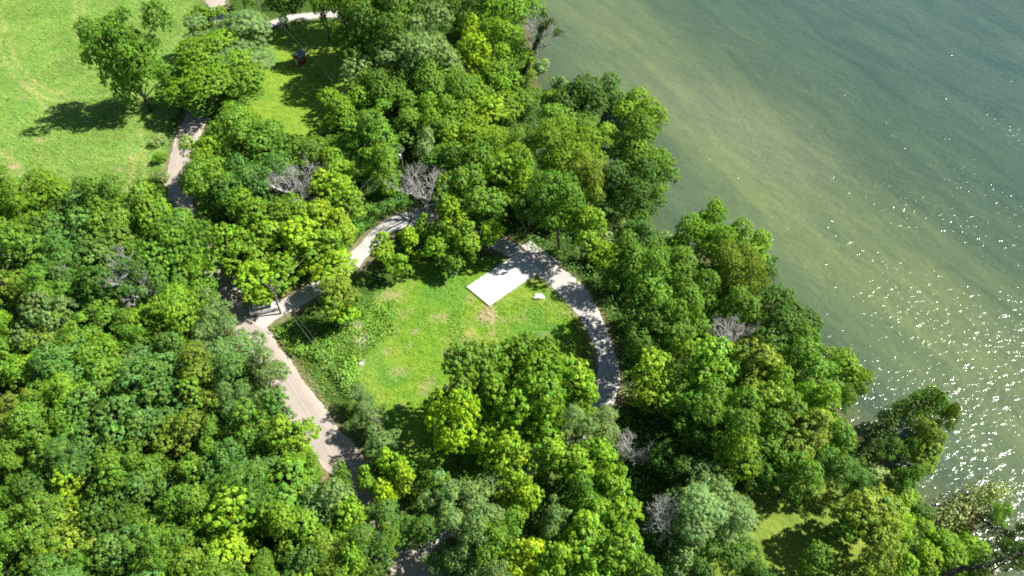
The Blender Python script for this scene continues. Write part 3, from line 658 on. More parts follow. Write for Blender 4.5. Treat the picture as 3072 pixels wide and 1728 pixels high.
# ---------------------------------------------------------------- vegetation
protos()
T_ = [
 # top edge, field and lawn
 (126, 54, 35, 'cottonwood', 'mid', 'standing alone in the field', 26), (229, 44, 37, 'willow', 'pale', 'touching the big bright tree beside the road', 15),
 (214, 66, 40, 'oak', 'bright', 'over the road beside the open field', 14), (196, 92, 24, 'maple', 'mid', 'low against the big roadside tree, shading the field edge', 9), (205, 28, 20, 'maple', 'bright', 'at the field corner behind the roadside willow', 13), (238, 92, 22, 'oak', 'mid', 'at the lawn edge below the willow', 9),
 (281, 4, 19, 'oak', 'dark', 'over the far side drive behind the playhouse', 13), (240, -12, 14, 'maple', 'dark', 'cut by the top edge beside the road', 12),
 (322, 2, 13, 'oak', 'mid', 'with a tall bare dark trunk beside the side drive', 18), (354, 8, 30, 'oak', 'bright', 'at the top edge beside the bare trunk', 23), (360, 26, 26, 'locust', 'mid', 'shading the lawn behind the playhouse', 23), (385, 6, 26, 'oak', 'mid', 'at the top edge above the great cottonwood', 24),
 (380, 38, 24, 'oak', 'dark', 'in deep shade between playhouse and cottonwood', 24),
 (414, 60, 49, 'cottonwood', 'grey', 'broadest of the grove behind the playhouse', 21), (395, 95, 32, 'cottonwood', 'mid', 'skirt under the broad grey cottonwood', 15), (436, 92, 30, 'oak', 'mid', 'below and riverward of the broad cottonwood', 15),
 (425, 6, 22, 'oak', 'dark', 'at the top edge behind the great cottonwood', 16), (455, 12, 22, 'locust', 'mid', 'at the top edge between cottonwood and river', 15), (503, 6, 33, 'oak', 'bright', 'at the top edge beside the river', 17), (500, 50, 28, 'oak', 'bright', 'below the top edge tree beside the river', 15),
 (473, 42, 11, 'maple', 'yellow', 'with golden top among dark riverside trees', 16), (480, 66, 14, 'maple', 'yellow', 'lower of two golden tops near the river', 14), (492, 84, 20, 'maple', 'bright', 'under the golden tops by the river', 12), (527, 74, 13, 'bush', 'olive', 'at the foot of the vine-draped snag'), (541, 66, 9, 'bush', 'pale', 'hanging over water beside the vine-draped snag'),
 (466, 88, 18, 'oak', 'mid', 'between cottonwood skirt and golden tops', 13), (462, 110, 22, 'maple', 'bright', 'upslope of the riverbank below the golden tops', 12), (505, 108, 20, 'maple', 'bright', 'near the riverbank below the snag', 10), (529, 98, 14, 'oak', 'mid', 'on the bank just below the snag', 8), (486, 122, 18, 'maple', 'lime', 'between golden tops and willow by river', 11),
 (559, 82, 10, 'maple', 'pale', 'poking over the water below the snag', 9), (577, 94, 24, 'oak', 'dark', 'on the bank where the shore turns', 11), (608, 98, 19, 'oak', 'bluish', 'leaning over the river at the shore bend', 12), (634, 112, 22, 'oak', 'bright', 'leaning furthest over the river above the bank willow', 12), (651, 120, 13, 'oak', 'bright', 'small crown tipping over the river by the bank willow', 10), (556, 118, 16, 'maple', 'mid', 'in shade behind the shore bend tree', 9),
 (568, 158, 36, 'willow', 'bright', 'broad and soft near the bank above the drive', 16), (590, 185, 20, 'willow', 'olive', 'small one below the broad bank willow', 17), (632, 150, 26, 'oak', 'mid', 'over the river beside the broad willow', 15), (655, 168, 24, 'oak', 'mid', 'outermost over the river beside the broad willow', 15), (628, 190, 26, 'oak', 'dark', 'on the bank below the willow', 14), (648, 195, 16, 'oak', 'mid', 'small one over the water below the willow', 12), (640, 128, 15, 'oak', 'mid', 'between two river leaners above the willow', 14),
 (562, 202, 24, 'oak', 'mid', 'beside the drive below the broad willow', 20), (584, 224, 19, 'oak', 'bright', 'nearest the drive bend by the pad', 15.5), (545, 190, 20, 'oak', 'mid', 'inland of the small olive willow', 13), (528, 205, 16, 'oak', 'dark', 'in shade over the drive behind the pad', 14),
 (520, 148, 18, 'locust', 'mid', 'with bare twigs around it north of the pad', 12), (520, 178, 22, 'oak', 'bright', 'due north of the concrete pad', 14), (495, 152, 24, 'locust', 'bright', 'feathery one uphill of the pad', 15), (470, 140, 22, 'maple', 'lime', 'in the grove between cottonwood and pad', 13), (450, 130, 18, 'oak', 'mid', 'deep in the grove between cottonwood and pole', 12), (497, 182, 20, 'maple', 'bright', 'above the drive north west of the pad', 14), (478, 172, 20, 'maple', 'mid', 'behind the central bare dead tree', 14), (462, 190, 22, 'oak', 'mid', 'just riverward of the central dead tree', 18), (488, 212, 18, 'maple', 'mid', 'over the drive next to the pad maples', 11), (432, 118, 20, 'oak', 'bright', 'below the cottonwood skirt', 13), (416, 128, 18, 'oak', 'mid', 'below the cottonwood skirt toward the pole', 12), (445, 158, 18, 'oak', 'mid', 'shaded behind the central dead tree', 12), (424, 148, 14, 'oak', 'pale', 'small one above the central dead tree', 12), (405, 128, 12, 'oak', 'dark', 'in dark shade behind the transformer pole', 10),
 # lawn side grove
 (350, 110, 25, 'oak', 'bright', 'overhanging the lawn, nearest the playhouse lawn edge', 13), (365, 142, 30, 'cottonwood', 'mid', 'glossy, west of the transformer pole', 16), (320, 148, 18, 'oak', 'mid', 'shading the lower lawn edge', 9), (376, 166, 20, 'cottonwood', 'bright', 'tip hanging over the cables by transformer pole', 13), (304, 158, 18, 'oak', 'mid', 'below the lower lawn edge', 11), (338, 170, 20, 'oak', 'bright', 'between two bare dead trees', 11),
 (248, 138, 30, 'cottonwood', 'mid', 'overhanging the road below the lawn', 17), (207, 156, 26, 'cottonwood', 'bright', 'reaching over the sunlit road beside the field', 16), (268, 152, 26, 'oak', 'mid', 'between the road and the west dead tree', 15), (222, 190, 28, 'cottonwood', 'mid', 'below the road-reaching cottonwood', 16), (252, 182, 28, 'cottonwood', 'bluish', 'west of the bare dead tree by the road', 16), (196, 182, 14, 'oak', 'bright', 'small one leaning over the road by the field', 10), (243, 118, 16, 'oak', 'bright', 'top of the clump at lawn corner', 13), (282, 170, 16, 'maple', 'mid', 'against the west dead tree', 11),
 (326, 190, 18, 'maple', 'lime', 'just east of the west dead tree', 12), (343, 205, 16, 'maple', 'bright', 'under the cables east of the west dead tree', 10), (320, 215, 20, 'maple', 'lime', 'among roadside maples south of west dead tree', 12), (341, 228, 15, 'maple', 'lime', 'at the cables above the sunlit drive', 10), (283, 222, 22, 'maple', 'bright', 'south of the west dead tree toward the road', 13), (254, 222, 24, 'maple', 'bright', 'beside the shaded road bend', 13), (300, 240, 22, 'maple', 'lime', 'in the maple block north of the car', 13), (268, 246, 22, 'maple', 'bright', 'in the maple block above the road bend', 12), (240, 252, 18, 'maple', 'bright', 'on the road edge above the car', 12), (322, 250, 18, 'maple', 'bright', 'in the maple block beside the sunlit drive', 10), (252, 276, 22, 'maple', 'lime', 'leaning over road just above the car', 12), (280, 277, 19, 'maple', 'bright', 'over the drive entrance beside the car', 8.5), (255, 296, 15, 'maple', 'lime', 'over the car itself', 8),
 (329, 278, 17, 'maple', 'lime', 'overhanging the drive east of the car', 8), (336, 272, 19, 'maple', 'lime', 'beside the sunlit west leg of drive', 10), (338, 296, 19, 'maple', 'olive', 'at the north west corner of the clearing', 13), (332, 306, 15, 'maple', 'lime', 'south of the drive entrance at the clearing corner', 11), (344, 314, 12, 'maple', 'lime', 'small, lowest at the clearing north west corner', 7),
 # pad maples
 (386, 250, 17, 'maple', 'lime', 'westmost of the row beside the pad', 9.5), (398, 266, 12, 'maple', 'bright', 'small one in front of the westmost row maple', 7), (410, 240, 12, 'maple', 'lime', 'small one in the row inside the drive loop', 9), (424, 228, 10, 'maple', 'bright', 'small crown below the central dead tree trunk', 9), (436, 248, 14, 'maple', 'bright', 'middle of the row beside the pad', 9), (454, 228, 17, 'maple', 'lime', 'tallest of the row beside the pad', 11.5), (470, 244, 17, 'maple', 'bright', 'in the row, one short of the pad', 10.5), (492, 234, 15, 'maple', 'lime', 'eastmost of the row, over the pad corner', 10), (452, 262, 13, 'maple', 'mid', 'low one in the row shading the clearing', 7),
 # left of clearing
 (362, 400, 15, 'willow', 'grey', 'topmost of the narrow grey clump between road and clearing', 6.5), (372, 420, 21, 'willow', 'grey', 'middle of the grey clump between road and clearing', 7), (382, 447, 23, 'willow', 'grey', 'lowest of the grey clump between road and clearing', 8), (358, 424, 9, 'oak', 'grey', 'road side of the grey clump', 6),
 (394, 462, 16, 'maple', 'lime', 'below the grey clump by the big shadow', 11), (404, 480, 14, 'maple', 'lime', 'second below the grey clump by the big shadow', 11), (382, 492, 15, 'maple', 'yellow', 'touching the road end below the grey clump', 11), (366, 478, 12, 'maple', 'bright', 'small one at road end below the grey clump', 9),
 (352, 512, 20, 'maple', 'bright', 'crossing the hidden stretch of road', 13), (340, 488, 14, 'maple', 'mid', 'west side where the road disappears', 12), (370, 548, 25, 'locust', 'dark', 'beside the reappearing road at the bottom', 12), (385, 520, 18, 'oak', 'bluish', 'inside the dark gap near the reappearing road', 11), (352, 575, 16, 'maple', 'bright', 'at the bottom edge west of the road', 12), (392, 544, 9, 'oak', 'bright', 'small one hanging over the reappearing road', 11),
 # big centre group
 (478, 378, 28, 'maple', 'mid', 'big shaded west side of the central clump', 17), (505, 362, 22, 'maple', 'mid', 'top of the central clump facing the clearing', 15), (543, 364, 26, 'maple', 'bright', 'top of the clump toward the drive end', 16), (570, 384, 24, 'maple', 'bright', 'east shoulder of the clump beside the drive', 15), (535, 398, 30, 'maple', 'bright', 'heart of the central clump', 19), (497, 402, 22, 'maple', 'bright', 'behind the yellow-topped maple', 14), (578, 404, 16, 'maple', 'bright', 'last one before the drive end', 12),
 (456, 430, 30, 'maple', 'yellow', 'brightest and roundest in the central clump', 17), (437, 412, 12, 'maple', 'lime', 'small one on the shoulder of the yellow maple', 14), (490, 440, 18, 'maple', 'lime', 'just east of the yellow maple', 13), (512, 428, 20, 'maple', 'bright', 'under the heart of the clump', 13), (548, 430, 24, 'maple', 'bright', 'below the heart of the clump', 14), (578, 430, 22, 'willow', 'grey', 'thin and twiggy below the drive end', 13), (600, 425, 16, 'willow', 'pale', 'wispy beside the drive end', 11),
 (545, 458, 18, 'maple', 'bright', 'over the gravel glimpses south of the clump', 12), (515, 466, 20, 'maple', 'lime', 'tall streaked one south of the yellow maple', 13), (526, 498, 18, 'maple', 'lime', 'lower of the streaked pair south of yellow maple', 13), (572, 466, 22, 'maple', 'bright', 'with bare limb south east of the clump', 14), (600, 462, 20, 'maple', 'bright', 'beside the brown brush heap', 12), (612, 484, 20, 'maple', 'bright', 'west of the long grey dead brush', 13), (584, 498, 18, 'oak', 'mid', 'in the hollow south of the bare limb', 12), (555, 520, 18, 'willow', 'grey', 'twiggy, between streaked maple and bottom edge', 12),
 (600, 515, 22, 'maple', 'bright', 'in the bottom thicket west of the pale willow', 13), (625, 522, 20, 'maple', 'bright', 'near the fallen grey twigs at bottom', 12), (580, 545, 22, 'maple', 'bright', 'second row from the bottom, south of clump', 13), (615, 555, 24, 'maple', 'bright', 'near the bottom edge, under the grey twigs', 13), (640, 575, 18, 'maple', 'mid', 'cut by bottom edge near the lawn tip', 12), (555, 568, 20, 'maple', 'bright', 'cut by bottom edge below the hollow', 13), (525, 560, 20, 'maple', 'yellow', 'cut by bottom edge beside the grey cottonwoods', 13), (590, 580, 20, 'maple', 'bright', 'cut by bottom edge in the bright thicket', 13),
 (446, 500, 22, 'cottonwood', 'grey', 'northmost of three grey ones near the bottom', 8.5), (480, 505, 26, 'cottonwood', 'grey', 'middle of three grey ones near the bottom', 10.5), (474, 545, 32, 'cottonwood', 'grey', 'largest of three grey ones near the bottom', 12), (500, 545, 24, 'cottonwood', 'mid', 'riverward of the largest grey cottonwood', 15), (416, 530, 19, 'oak', 'dark', 'over the dark gap above the bottom road piece', 9),  (438, 562, 13, 'cottonwood', 'grey', 'small one beside the sunlit bottom road piece', 7), (430, 476, 16, 'oak', 'mid', 'in the big shadow below the yellow maple', 9), (500, 585, 20, 'cottonwood', 'grey', 'cut by bottom edge below the largest grey one', 14),
 # right of drive
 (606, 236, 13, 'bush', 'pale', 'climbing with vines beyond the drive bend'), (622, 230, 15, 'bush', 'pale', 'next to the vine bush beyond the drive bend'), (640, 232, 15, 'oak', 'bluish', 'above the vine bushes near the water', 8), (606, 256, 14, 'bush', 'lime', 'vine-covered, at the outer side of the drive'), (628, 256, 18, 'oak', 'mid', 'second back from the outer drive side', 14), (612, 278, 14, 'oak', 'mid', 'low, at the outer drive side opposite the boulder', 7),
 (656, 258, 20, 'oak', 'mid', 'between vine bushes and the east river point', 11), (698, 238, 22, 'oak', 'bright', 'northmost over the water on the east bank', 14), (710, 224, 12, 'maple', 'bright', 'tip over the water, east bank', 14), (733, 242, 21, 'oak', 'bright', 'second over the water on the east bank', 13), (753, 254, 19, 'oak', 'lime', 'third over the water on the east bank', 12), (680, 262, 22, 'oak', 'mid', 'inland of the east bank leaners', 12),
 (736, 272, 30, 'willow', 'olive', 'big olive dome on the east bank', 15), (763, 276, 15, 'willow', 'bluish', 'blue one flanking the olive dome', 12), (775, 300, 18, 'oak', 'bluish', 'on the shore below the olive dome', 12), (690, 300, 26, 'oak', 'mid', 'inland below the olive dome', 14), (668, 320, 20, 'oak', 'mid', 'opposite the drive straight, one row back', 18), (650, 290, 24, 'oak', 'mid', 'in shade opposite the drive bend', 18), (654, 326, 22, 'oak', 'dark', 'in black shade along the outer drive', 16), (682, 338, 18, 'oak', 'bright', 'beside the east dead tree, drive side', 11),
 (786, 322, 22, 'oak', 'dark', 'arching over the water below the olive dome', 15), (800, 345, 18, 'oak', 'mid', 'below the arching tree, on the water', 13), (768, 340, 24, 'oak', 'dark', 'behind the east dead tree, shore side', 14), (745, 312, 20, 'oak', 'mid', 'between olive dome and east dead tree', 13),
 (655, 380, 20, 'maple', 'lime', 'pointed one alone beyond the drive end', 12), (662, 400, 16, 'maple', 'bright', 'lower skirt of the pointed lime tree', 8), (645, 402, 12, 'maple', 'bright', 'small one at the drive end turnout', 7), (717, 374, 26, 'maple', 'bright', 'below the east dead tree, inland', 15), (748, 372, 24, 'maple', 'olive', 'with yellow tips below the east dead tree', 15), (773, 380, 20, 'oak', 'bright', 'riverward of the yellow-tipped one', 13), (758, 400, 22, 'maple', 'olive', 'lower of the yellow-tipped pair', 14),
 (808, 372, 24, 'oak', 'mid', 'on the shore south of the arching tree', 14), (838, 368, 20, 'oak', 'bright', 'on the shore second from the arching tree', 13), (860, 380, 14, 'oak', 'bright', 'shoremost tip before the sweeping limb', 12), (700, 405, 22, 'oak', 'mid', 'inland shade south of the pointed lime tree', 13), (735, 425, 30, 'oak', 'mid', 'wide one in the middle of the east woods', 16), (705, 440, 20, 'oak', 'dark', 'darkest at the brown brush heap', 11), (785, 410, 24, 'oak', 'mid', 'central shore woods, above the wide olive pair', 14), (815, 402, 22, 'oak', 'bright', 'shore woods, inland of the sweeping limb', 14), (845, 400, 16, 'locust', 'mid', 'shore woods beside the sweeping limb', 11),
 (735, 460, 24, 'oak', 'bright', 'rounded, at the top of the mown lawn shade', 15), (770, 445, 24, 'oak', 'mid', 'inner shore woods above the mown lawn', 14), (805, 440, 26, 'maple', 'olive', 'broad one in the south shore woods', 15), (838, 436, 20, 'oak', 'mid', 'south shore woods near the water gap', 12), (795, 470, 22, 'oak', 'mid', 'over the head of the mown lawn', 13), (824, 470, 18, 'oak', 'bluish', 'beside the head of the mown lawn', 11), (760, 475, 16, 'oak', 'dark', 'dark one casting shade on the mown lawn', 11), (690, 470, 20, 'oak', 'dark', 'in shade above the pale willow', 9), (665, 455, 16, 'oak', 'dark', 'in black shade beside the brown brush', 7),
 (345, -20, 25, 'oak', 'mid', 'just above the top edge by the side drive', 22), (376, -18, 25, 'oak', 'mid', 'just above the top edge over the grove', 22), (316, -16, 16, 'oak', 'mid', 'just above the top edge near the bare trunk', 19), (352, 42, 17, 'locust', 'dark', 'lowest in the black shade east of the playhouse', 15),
 (640, 356, 15, 'oak', 'dark', 'shading the drive just above its sunny end', 14), (676, 246, 14, 'bush', 'mid', 'on the water edge at the small cove'), (662, 238, 11, 'bush', 'pale', 'deepest in the small cove'), (588, 128, 16, 'oak', 'mid', 'low on the bank under the shore bend', 8), (606, 132, 15, 'oak', 'bright', 'low on the bank above the bank willow', 9), (560, 108, 12, 'bush', 'mid', 'on the bank between snag and shore bend'), (548, 96, 10, 'bush', 'bright', 'at the water just below the snag'),
 (640, 218, 15, 'oak', 'mid', 'low at the cove beside the dark bank tree', 8), (722, 262, 14, 'bush', 'mid', 'under the east bank leaners'), (450, 210, 14, 'oak', 'mid', 'in black shade behind the pad maples', 12), (388, 188, 13, 'bush', 'bright', 'under the transformer pole'),
 # overhanging bank tree
 (937, 404, 15, 'oak', 'bright', 'top tuft of the tree sweeping over the glittering water', 13), (930, 430, 15, 'oak', 'olive', 'crown sweeping out over the glittering water', 13), (908, 444, 12, 'oak', 'dark', 'shaded underside of the sweeping tree', 9), (927, 457, 17, 'maple', 'olive', 'lower crown over the glittering water', 9), (948, 416, 12, 'oak', 'olive', 'outermost tuft over the glittering water', 12), (905, 402, 9, 'oak', 'bright', 'tuft on the sweeping limb', 12), (907, 478, 13, 'oak', 'mid', 'at the foot of the sweeping tree', 8), (885, 448, 12, 'oak', 'dark', 'root end of the sweeping limb', 8),
 (855, 480, 17, 'willow', 'bluish', 'on the bank south of the sweeping tree', 9), (880, 480, 15, 'bush', 'pale', 'low on the bank under the sweeping tree'), (868, 512, 28, 'maple', 'olive', 'round one beside the south mown lawn', 12), (845, 530, 16, 'maple', 'mid', 'shaded side of the round olive maple', 9), (878, 545, 20, 'maple', 'olive', 'lower half of the round olive maple', 10), (906, 500, 14, 'bush', 'bright', 'on the inlet bank'), (920, 512, 13, 'bush', 'bluish', 'second on the inlet bank'), (900, 525, 15, 'bush', 'lime', 'inland of the inlet bank'), (925, 526, 9, 'bush', 'bright', 'at the inlet corner'),
 (712, 516, 38, 'willow', 'pale', 'big soft pale dome beside the mown lawn', 12), (690, 540, 20, 'willow', 'grey', 'lower flank of the big pale dome', 9), (735, 560, 20, 'oak', 'dark', 'dark one at the bottom below the pale dome', 10), (700, 572, 16, 'oak', 'bluish', 'at the bottom edge below the pale dome', 8), (680, 562, 12, 'maple', 'pale', 'small one near the lawn tip at bottom', 7), (760, 580, 16, 'oak', 'dark', 'cut by bottom edge on the mown lawn', 9),
 (946, 540, 12, 'bush', 'bright', 'on the point beside the inlet'), (962, 528, 8, 'bush', 'olive', 'tan-tipped, on the point'), (975, 545, 12, 'bush', 'bright', 'on the point shore facing the glare'), (955, 560, 14, 'bush', 'bright', 'vine-covered near the bottom corner'), (978, 566, 13, 'bush', 'bright', 'vine-covered at the bottom corner shore'), (930, 555, 14, 'bush', 'lime', 'in the vine meadow near bottom corner'), (985, 500, 7, 'locust', 'olive', 'sparse one at the tip of the fallen tan tree', 5), (1000, 512, 12, 'locust', 'bright', 'sparse one over the glare near the corner', 8), (1015, 552, 13, 'oak', 'dark', 'over the glare, cut by the picture edge', 11), (1020, 528, 8, 'locust', 'olive', 'thin one over the glare at the picture edge', 9),
 (908, 572, 15, 'maple', 'bright', 'bottom edge between round maple and vine meadow', 7), (820, 562, 15, 'maple', 'mid', 'low one on the shaded mown lawn', 7),
]
for e in T_: plant(e[0], e[1], e[2] * (1.09 if e[2] >= 18 and e[3] != 'bush' else 1), e[3], e[4], e[5], e[6] if len(e) > 6 else None, group=None)

# hazel-like hedge along the field side of the road
for i, (x, y, tn, w) in enumerate(((158, 140, 'pale', 'first from the sunlit road bend'), (159, 158, 'bright', 'second from the sunlit road bend'), (160, 176, 'pale', 'third from the sunlit road bend'), (161, 193, 'mid', 'fourth from the sunlit road bend'), (165, 208, 'mid', 'last before the woods'))):
    plant(x, y, 7, 'bush', tn, f"of the field hedge, {w}", 2.2, "bushes of the hedge between field and road")

# the roadside woods: rows of crowns, one row above the other
ORD = ['first', 'second', 'third', 'fourth', 'fifth', 'sixth', 'seventh', 'eighth', 'ninth', 'tenth', 'eleventh', 'twelfth', 'thirteenth', 'fourteenth']
EDGE = [(180, 70), (200, 108), (218, 128), (232, 185), (250, 196), (290, 206), (320, 216), (345, 237), (370, 264), (400, 277), (430, 290), (460, 308), (490, 324), (520, 338), (550, 342), (600, 344)]
FEAT = [(30, 478, 'lime'), (82, 500, 'lime'), (240, 525, 'lime'), (215, 560, 'lime'), (270, 545, 'lime'), (2, 430, 'olive'), (190, 345, 'pale'), (205, 325, 'grey'), (160, 355, 'bluish'), (150, 400, 'bluish'), (185, 295, 'mid'), (60, 225, 'bluish'),
        (110, 210, 'mid'), (220, 380, 'bluish'), (290, 455, 'bright'), (312, 480, 'bright'), (100, 410, 'bluish'), (190, 260, 'bright'), (60, 195, 'bright'), (295, 520, 'bright'), (150, 250, 'mid'), (20, 200, 'bright'), (120, 270, 'grey')]
row = 0; y = 590
while y > 186:
    xe = float(np.interp(y, [e[0] for e in EDGE], [e[1] for e in EDGE])); sx = 35 + (y - 400) * .02; n = 0; x = xe - R.uniform(0, 4); xs = []
    while x > -22: xs.append(x); x -= sx * R.uniform(.86, 1.14)
    for x in xs[::-1]:
        yy = y + R.uniform(-9, 9); k = R.choices(['oak', 'maple', 'cottonwood', 'locust', 'willow'], [6, 2.4, 1.2, 2, 1])[0]
        tn = R.choices(['mid', 'bluish', 'dark', 'bright', 'grey', 'olive'], [8, 3.5, 1.2, 3, 1.0, .6])[0]
        for fx, fy, ft in FEAT:
            if math.hypot(fx - x, fy - yy) < 19: tn = ft
        if tn in ('yellow', 'lime'): k = 'maple'
        plant(x, yy, R.choice((16, 20, 23, 26, 29)) * R.uniform(.92, 1.08), k, tn, None, None, "trees of the roadside woods", f"{TWORD[tn]} {KWORD[k]}, {ORD[n]} from the left edge, {ORD[row]} row up in roadside woods"); n += 1
    row += 1; y -= 27 + (y - 190) * .012
# small trees in the gap between field corner and road
for (x, y, r, k, tn, w) in ((150, 230, 15, 'locust', 'dark', 'at the field corner before the road'), (163, 240, 14, 'oak', 'dark', 'in shade beside the road below the field'), (196, 232, 14, 'oak', 'mid', 'over the shaded road below the hedge'), (212, 236, 16, 'maple', 'mid', 'touching the shaded road bend'), (200, 262, 12, 'maple', 'mid', 'hanging into the dark road gap')):
    plant(x, y, r, k, tn, w, 9)

# dead and half-dead trees
dead_tree(428, 218, 25, 8.2, 3, "bare grey dead tree with wide twiggy crown over the gravel loop", spread=1.15)
dead_tree(299, 216, 27, 10, 5, "bare grey dead tree among green maples between road and cables", spread=1.1)
dead_tree(722, 372, 24, 12.5, 8, "bare silvery dead tree in the east woods below the olive dome", spread=1.3)
dead_tree(150, 318, 25, 13.5, 13, "half-dead thin twigged tree inside the roadside woods", spread=1.2)
dead_tree(82, 312, 11, 13, 14, "small bare dead top in the roadside woods near the half-dead tree")
dead_tree(658, 545, 24, 9, 17, "long grey dead tree leaning beside the pale willow dome", lean=(.12, .12), spread=1.2)
dead_tree(634, 462, 17, 4, 19, "brown heap of dead brush in black shade below the drive end", spread=1.6, base=.2)
dead_tree(556, 182, 18, 10, 23, "thin bare dead tree just behind the broad bank willow", spread=1.2)

# vine-draped snag over the river
def snag():
    g = at(520, 88, -1.5); rr = random.Random(5); rng = np.random.default_rng(5)
    t = empty("vine_draped_snag", (g.x, g.y, float(gz(g.x, g.y)))); lean = (.34, -.02); H = 17
    tm, bm_ = dead_mesh(4.2, H, 61, 1.1, lean, .55); link("trunk", tm, t); link("branches", bm_, t)
    P = []
    for k in range(2600):
        z = rr.uniform(2, H * .93); r = .45 + .35 * math.sin(z * 1.7) ** 2 + (.5 if z > H * .8 else 0); a = rr.uniform(0, 6.28); q = rr.random() ** .5 * r
        P.append((lean[0] * z + math.cos(a) * q, lean[1] * z + math.sin(a) * q, z + rr.uniform(-.3, .3)))
    for cx, cy, cz in ((6.6, .5, 15.2), (8.2, -.3, 13.2), (5.0, 1.2, 16.4)):
        for k in range(260): P.append((cx + rr.gauss(0, .55), cy + rr.gauss(0, .55), cz + rr.gauss(0, .35)))
    P = np.array(P); o = link("vine", leaf_cloud(P, rng.normal(size=P.shape) + (0, 0, .7), .19, .6, (.09, .16, .02), rng, "vine"), t); o.color = (1, 1, 1, 1)
    tag(t, "leaning vine-draped dead tree reaching over the water at the top", "dead tree")
snag()
# sweeping limbs of the bank tree, the corner limb and the fallen tree in the glare
def limb(name, pts, rad, label, cat, vine=None, seed=1, mat=None):
    P = [at(x, y, z) for x, y, z in pts]; C = spline(P, .8); n = len(C); m = MB(); rr = random.Random(seed)
    C = [c + Vector((rr.uniform(-.06, .06), rr.uniform(-.06, .06), rr.uniform(-.06, .06))) for c in C]
    m.tube(C, [rad * (1 - .75 * i / n) for i in range(n)], 8, True)
    for k in range(9):
        i = rr.randint(n // 4, n - 2); d = Vector((rr.gauss(0, 1), rr.gauss(0, 1), rr.gauss(.3, .5))).normalized() * rr.uniform(1, 2.4); m.tube([C[i], C[i] + d * .5 + Vector((0, 0, .15)), C[i] + d], [rad * .25, rad * .15, .02], 4, False)
    o = m.build(name, mat or M_BARK, None, None, True); tag(o, label, cat)
    if vine:
        rng = np.random.default_rng(seed); cen = np.array([tuple(c) for c in C]); k = rng.integers(0, n, vine[0]); Pp = cen[k] + rng.normal(scale=vine[1], size=(vine[0], 3)) * (1, 1, .7)
        v = link("foliage", leaf_cloud(Pp, rng.normal(size=Pp.shape) * .7 + (0, 0, .8), .19, .6, vine[2], rng, "foliage"), o); v.color = (1, 1, 1, 1)
limb("sweeping_limb", [(852, 462, 2), (868, 440, 5), (884, 424, 7.5), (905, 408, 9), (925, 404, 10), (938, 396, 11)], .34, "vine-clad limb sweeping out over the water toward the glitter", "limb", (2600, .7, (.07, .135, .016)), 4)
limb("fallen_tree", [(940, 522, -.2), (957, 512, .2), (972, 502, .6), (988, 493, .8), (1000, 489, 1.2)], .3, "fallen tree with tan leaves lying across the inlet mouth", "fallen tree", (2600, .85, (.30, .36, .12)), 6)
limb("fallen_limb", [(958, 512, .2), (980, 518, .3), (1000, 532, .3), (1016, 540, .4)], .2, "dark broken limb lying in the glare beside the point", "limb", (700, .8, (.10, .12, .03)), 8)
limb("dark_bare_limb", [(925, 590, 3), (955, 571, 6), (985, 566, 8), (1008, 556, 9), (1040, 548, 10)], .42, "thick dark limb crossing the bottom corner of the picture", "limb", (500, .7, (.05, .09, .015)), 9, solid("dark_bark", (.035, .03, .025), .9, .2, 3))

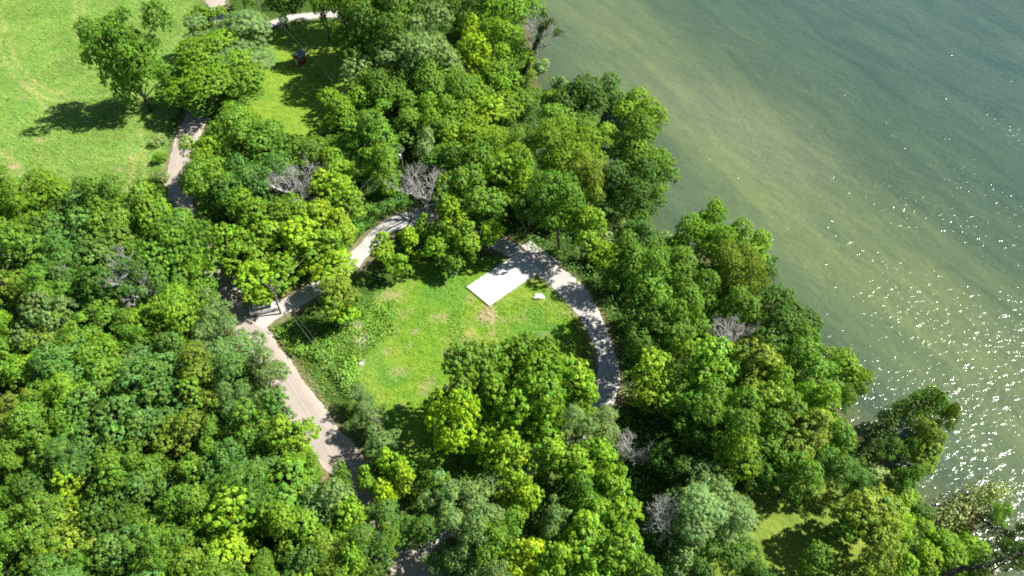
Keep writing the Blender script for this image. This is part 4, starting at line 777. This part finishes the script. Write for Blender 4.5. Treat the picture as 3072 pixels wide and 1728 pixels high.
# ---------------------------------------------------------------- ground cover nobody could count
thicket("vine_thicket", [(322, 262), (335, 240), (352, 222), (372, 200), (392, 186), (410, 196), (408, 208), (385, 214), (368, 232), (352, 252), (345, 266)], 2.3, 34, .20, (0.162, 0.360, 0.060), 51)
thicket("roadside_thicket", [(262, 330), (300, 322), (335, 318), (352, 330), (352, 350), (360, 372), (362, 395), (350, 400), (330, 372), (310, 358), (286, 356)], 1.7, 32, .19, (0.190, 0.360, 0.044), 52)
thicket("clearing_weeds", [(330, 322), (372, 305), (398, 300), (396, 330), (372, 348), (356, 372), (362, 400), (345, 385), (338, 350)], 1.1, 26, .17, (0.190, 0.360, 0.044), 53)
thicket("riverside_undergrowth", [(585, 262), (600, 250), (625, 244), (660, 250), (700, 262), (740, 270), (770, 310), (795, 350), (818, 395), (860, 440), (850, 470), (780, 470), (700, 470), (640, 470), (622, 420), (620, 380), (618, 345), (604, 312), (590, 288)], 1.9, 15, .21, (0.114, 0.225, 0.040), 54)
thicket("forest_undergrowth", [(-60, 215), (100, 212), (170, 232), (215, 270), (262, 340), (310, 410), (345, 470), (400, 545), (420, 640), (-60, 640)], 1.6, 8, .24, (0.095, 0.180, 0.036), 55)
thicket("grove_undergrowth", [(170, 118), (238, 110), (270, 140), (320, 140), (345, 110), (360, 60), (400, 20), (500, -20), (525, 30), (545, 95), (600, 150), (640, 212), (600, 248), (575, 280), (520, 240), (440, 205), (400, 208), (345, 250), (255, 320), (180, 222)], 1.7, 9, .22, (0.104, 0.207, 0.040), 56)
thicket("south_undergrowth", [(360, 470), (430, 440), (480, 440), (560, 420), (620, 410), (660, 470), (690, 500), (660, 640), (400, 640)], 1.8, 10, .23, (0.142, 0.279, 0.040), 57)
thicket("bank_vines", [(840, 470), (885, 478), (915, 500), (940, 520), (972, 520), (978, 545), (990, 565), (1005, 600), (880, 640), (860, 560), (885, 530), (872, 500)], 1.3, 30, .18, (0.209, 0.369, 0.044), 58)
for nm, pl in (("weed_patch", [(448, 314), (458, 308), (467, 318), (465, 334), (470, 346), (456, 352), (450, 338)]), ("weed_patch", [(370, 318), (382, 308), (400, 314), (396, 328), (402, 336), (386, 342), (374, 334)]), ("weed_patch", [(526, 312), (538, 300), (553, 306), (548, 318), (554, 326), (536, 330)]), ("weed_patch", [(340, 284), (366, 276), (384, 290), (372, 312), (346, 312)])):
    thicket(nm, pl, .3, 18, .12, (.17, .36, .05), 60)
grass_stuff("meadow_grass", FIELD, 5, .30, (.28, .47, .09), 71)
grass_stuff("clearing_grass", CLEAR, 10, .15, (.26, .44, .05), 72)
grass_stuff("verge_grass", [(170, 118), (190, 118), (150, 240), (345, 470), (400, 560), (350, 440), (330, 370), (300, 340), (240, 300), (190, 205)], 12, .3, (.30, .40, .09), 73)
grass_stuff("drive_edge_grass", [(560, 262), (590, 285), (615, 320), (630, 380), (640, 410), (600, 420), (560, 300), (540, 280)], 16, .3, (.30, .38, .06), 74)
S.cycles.use_denoising = False
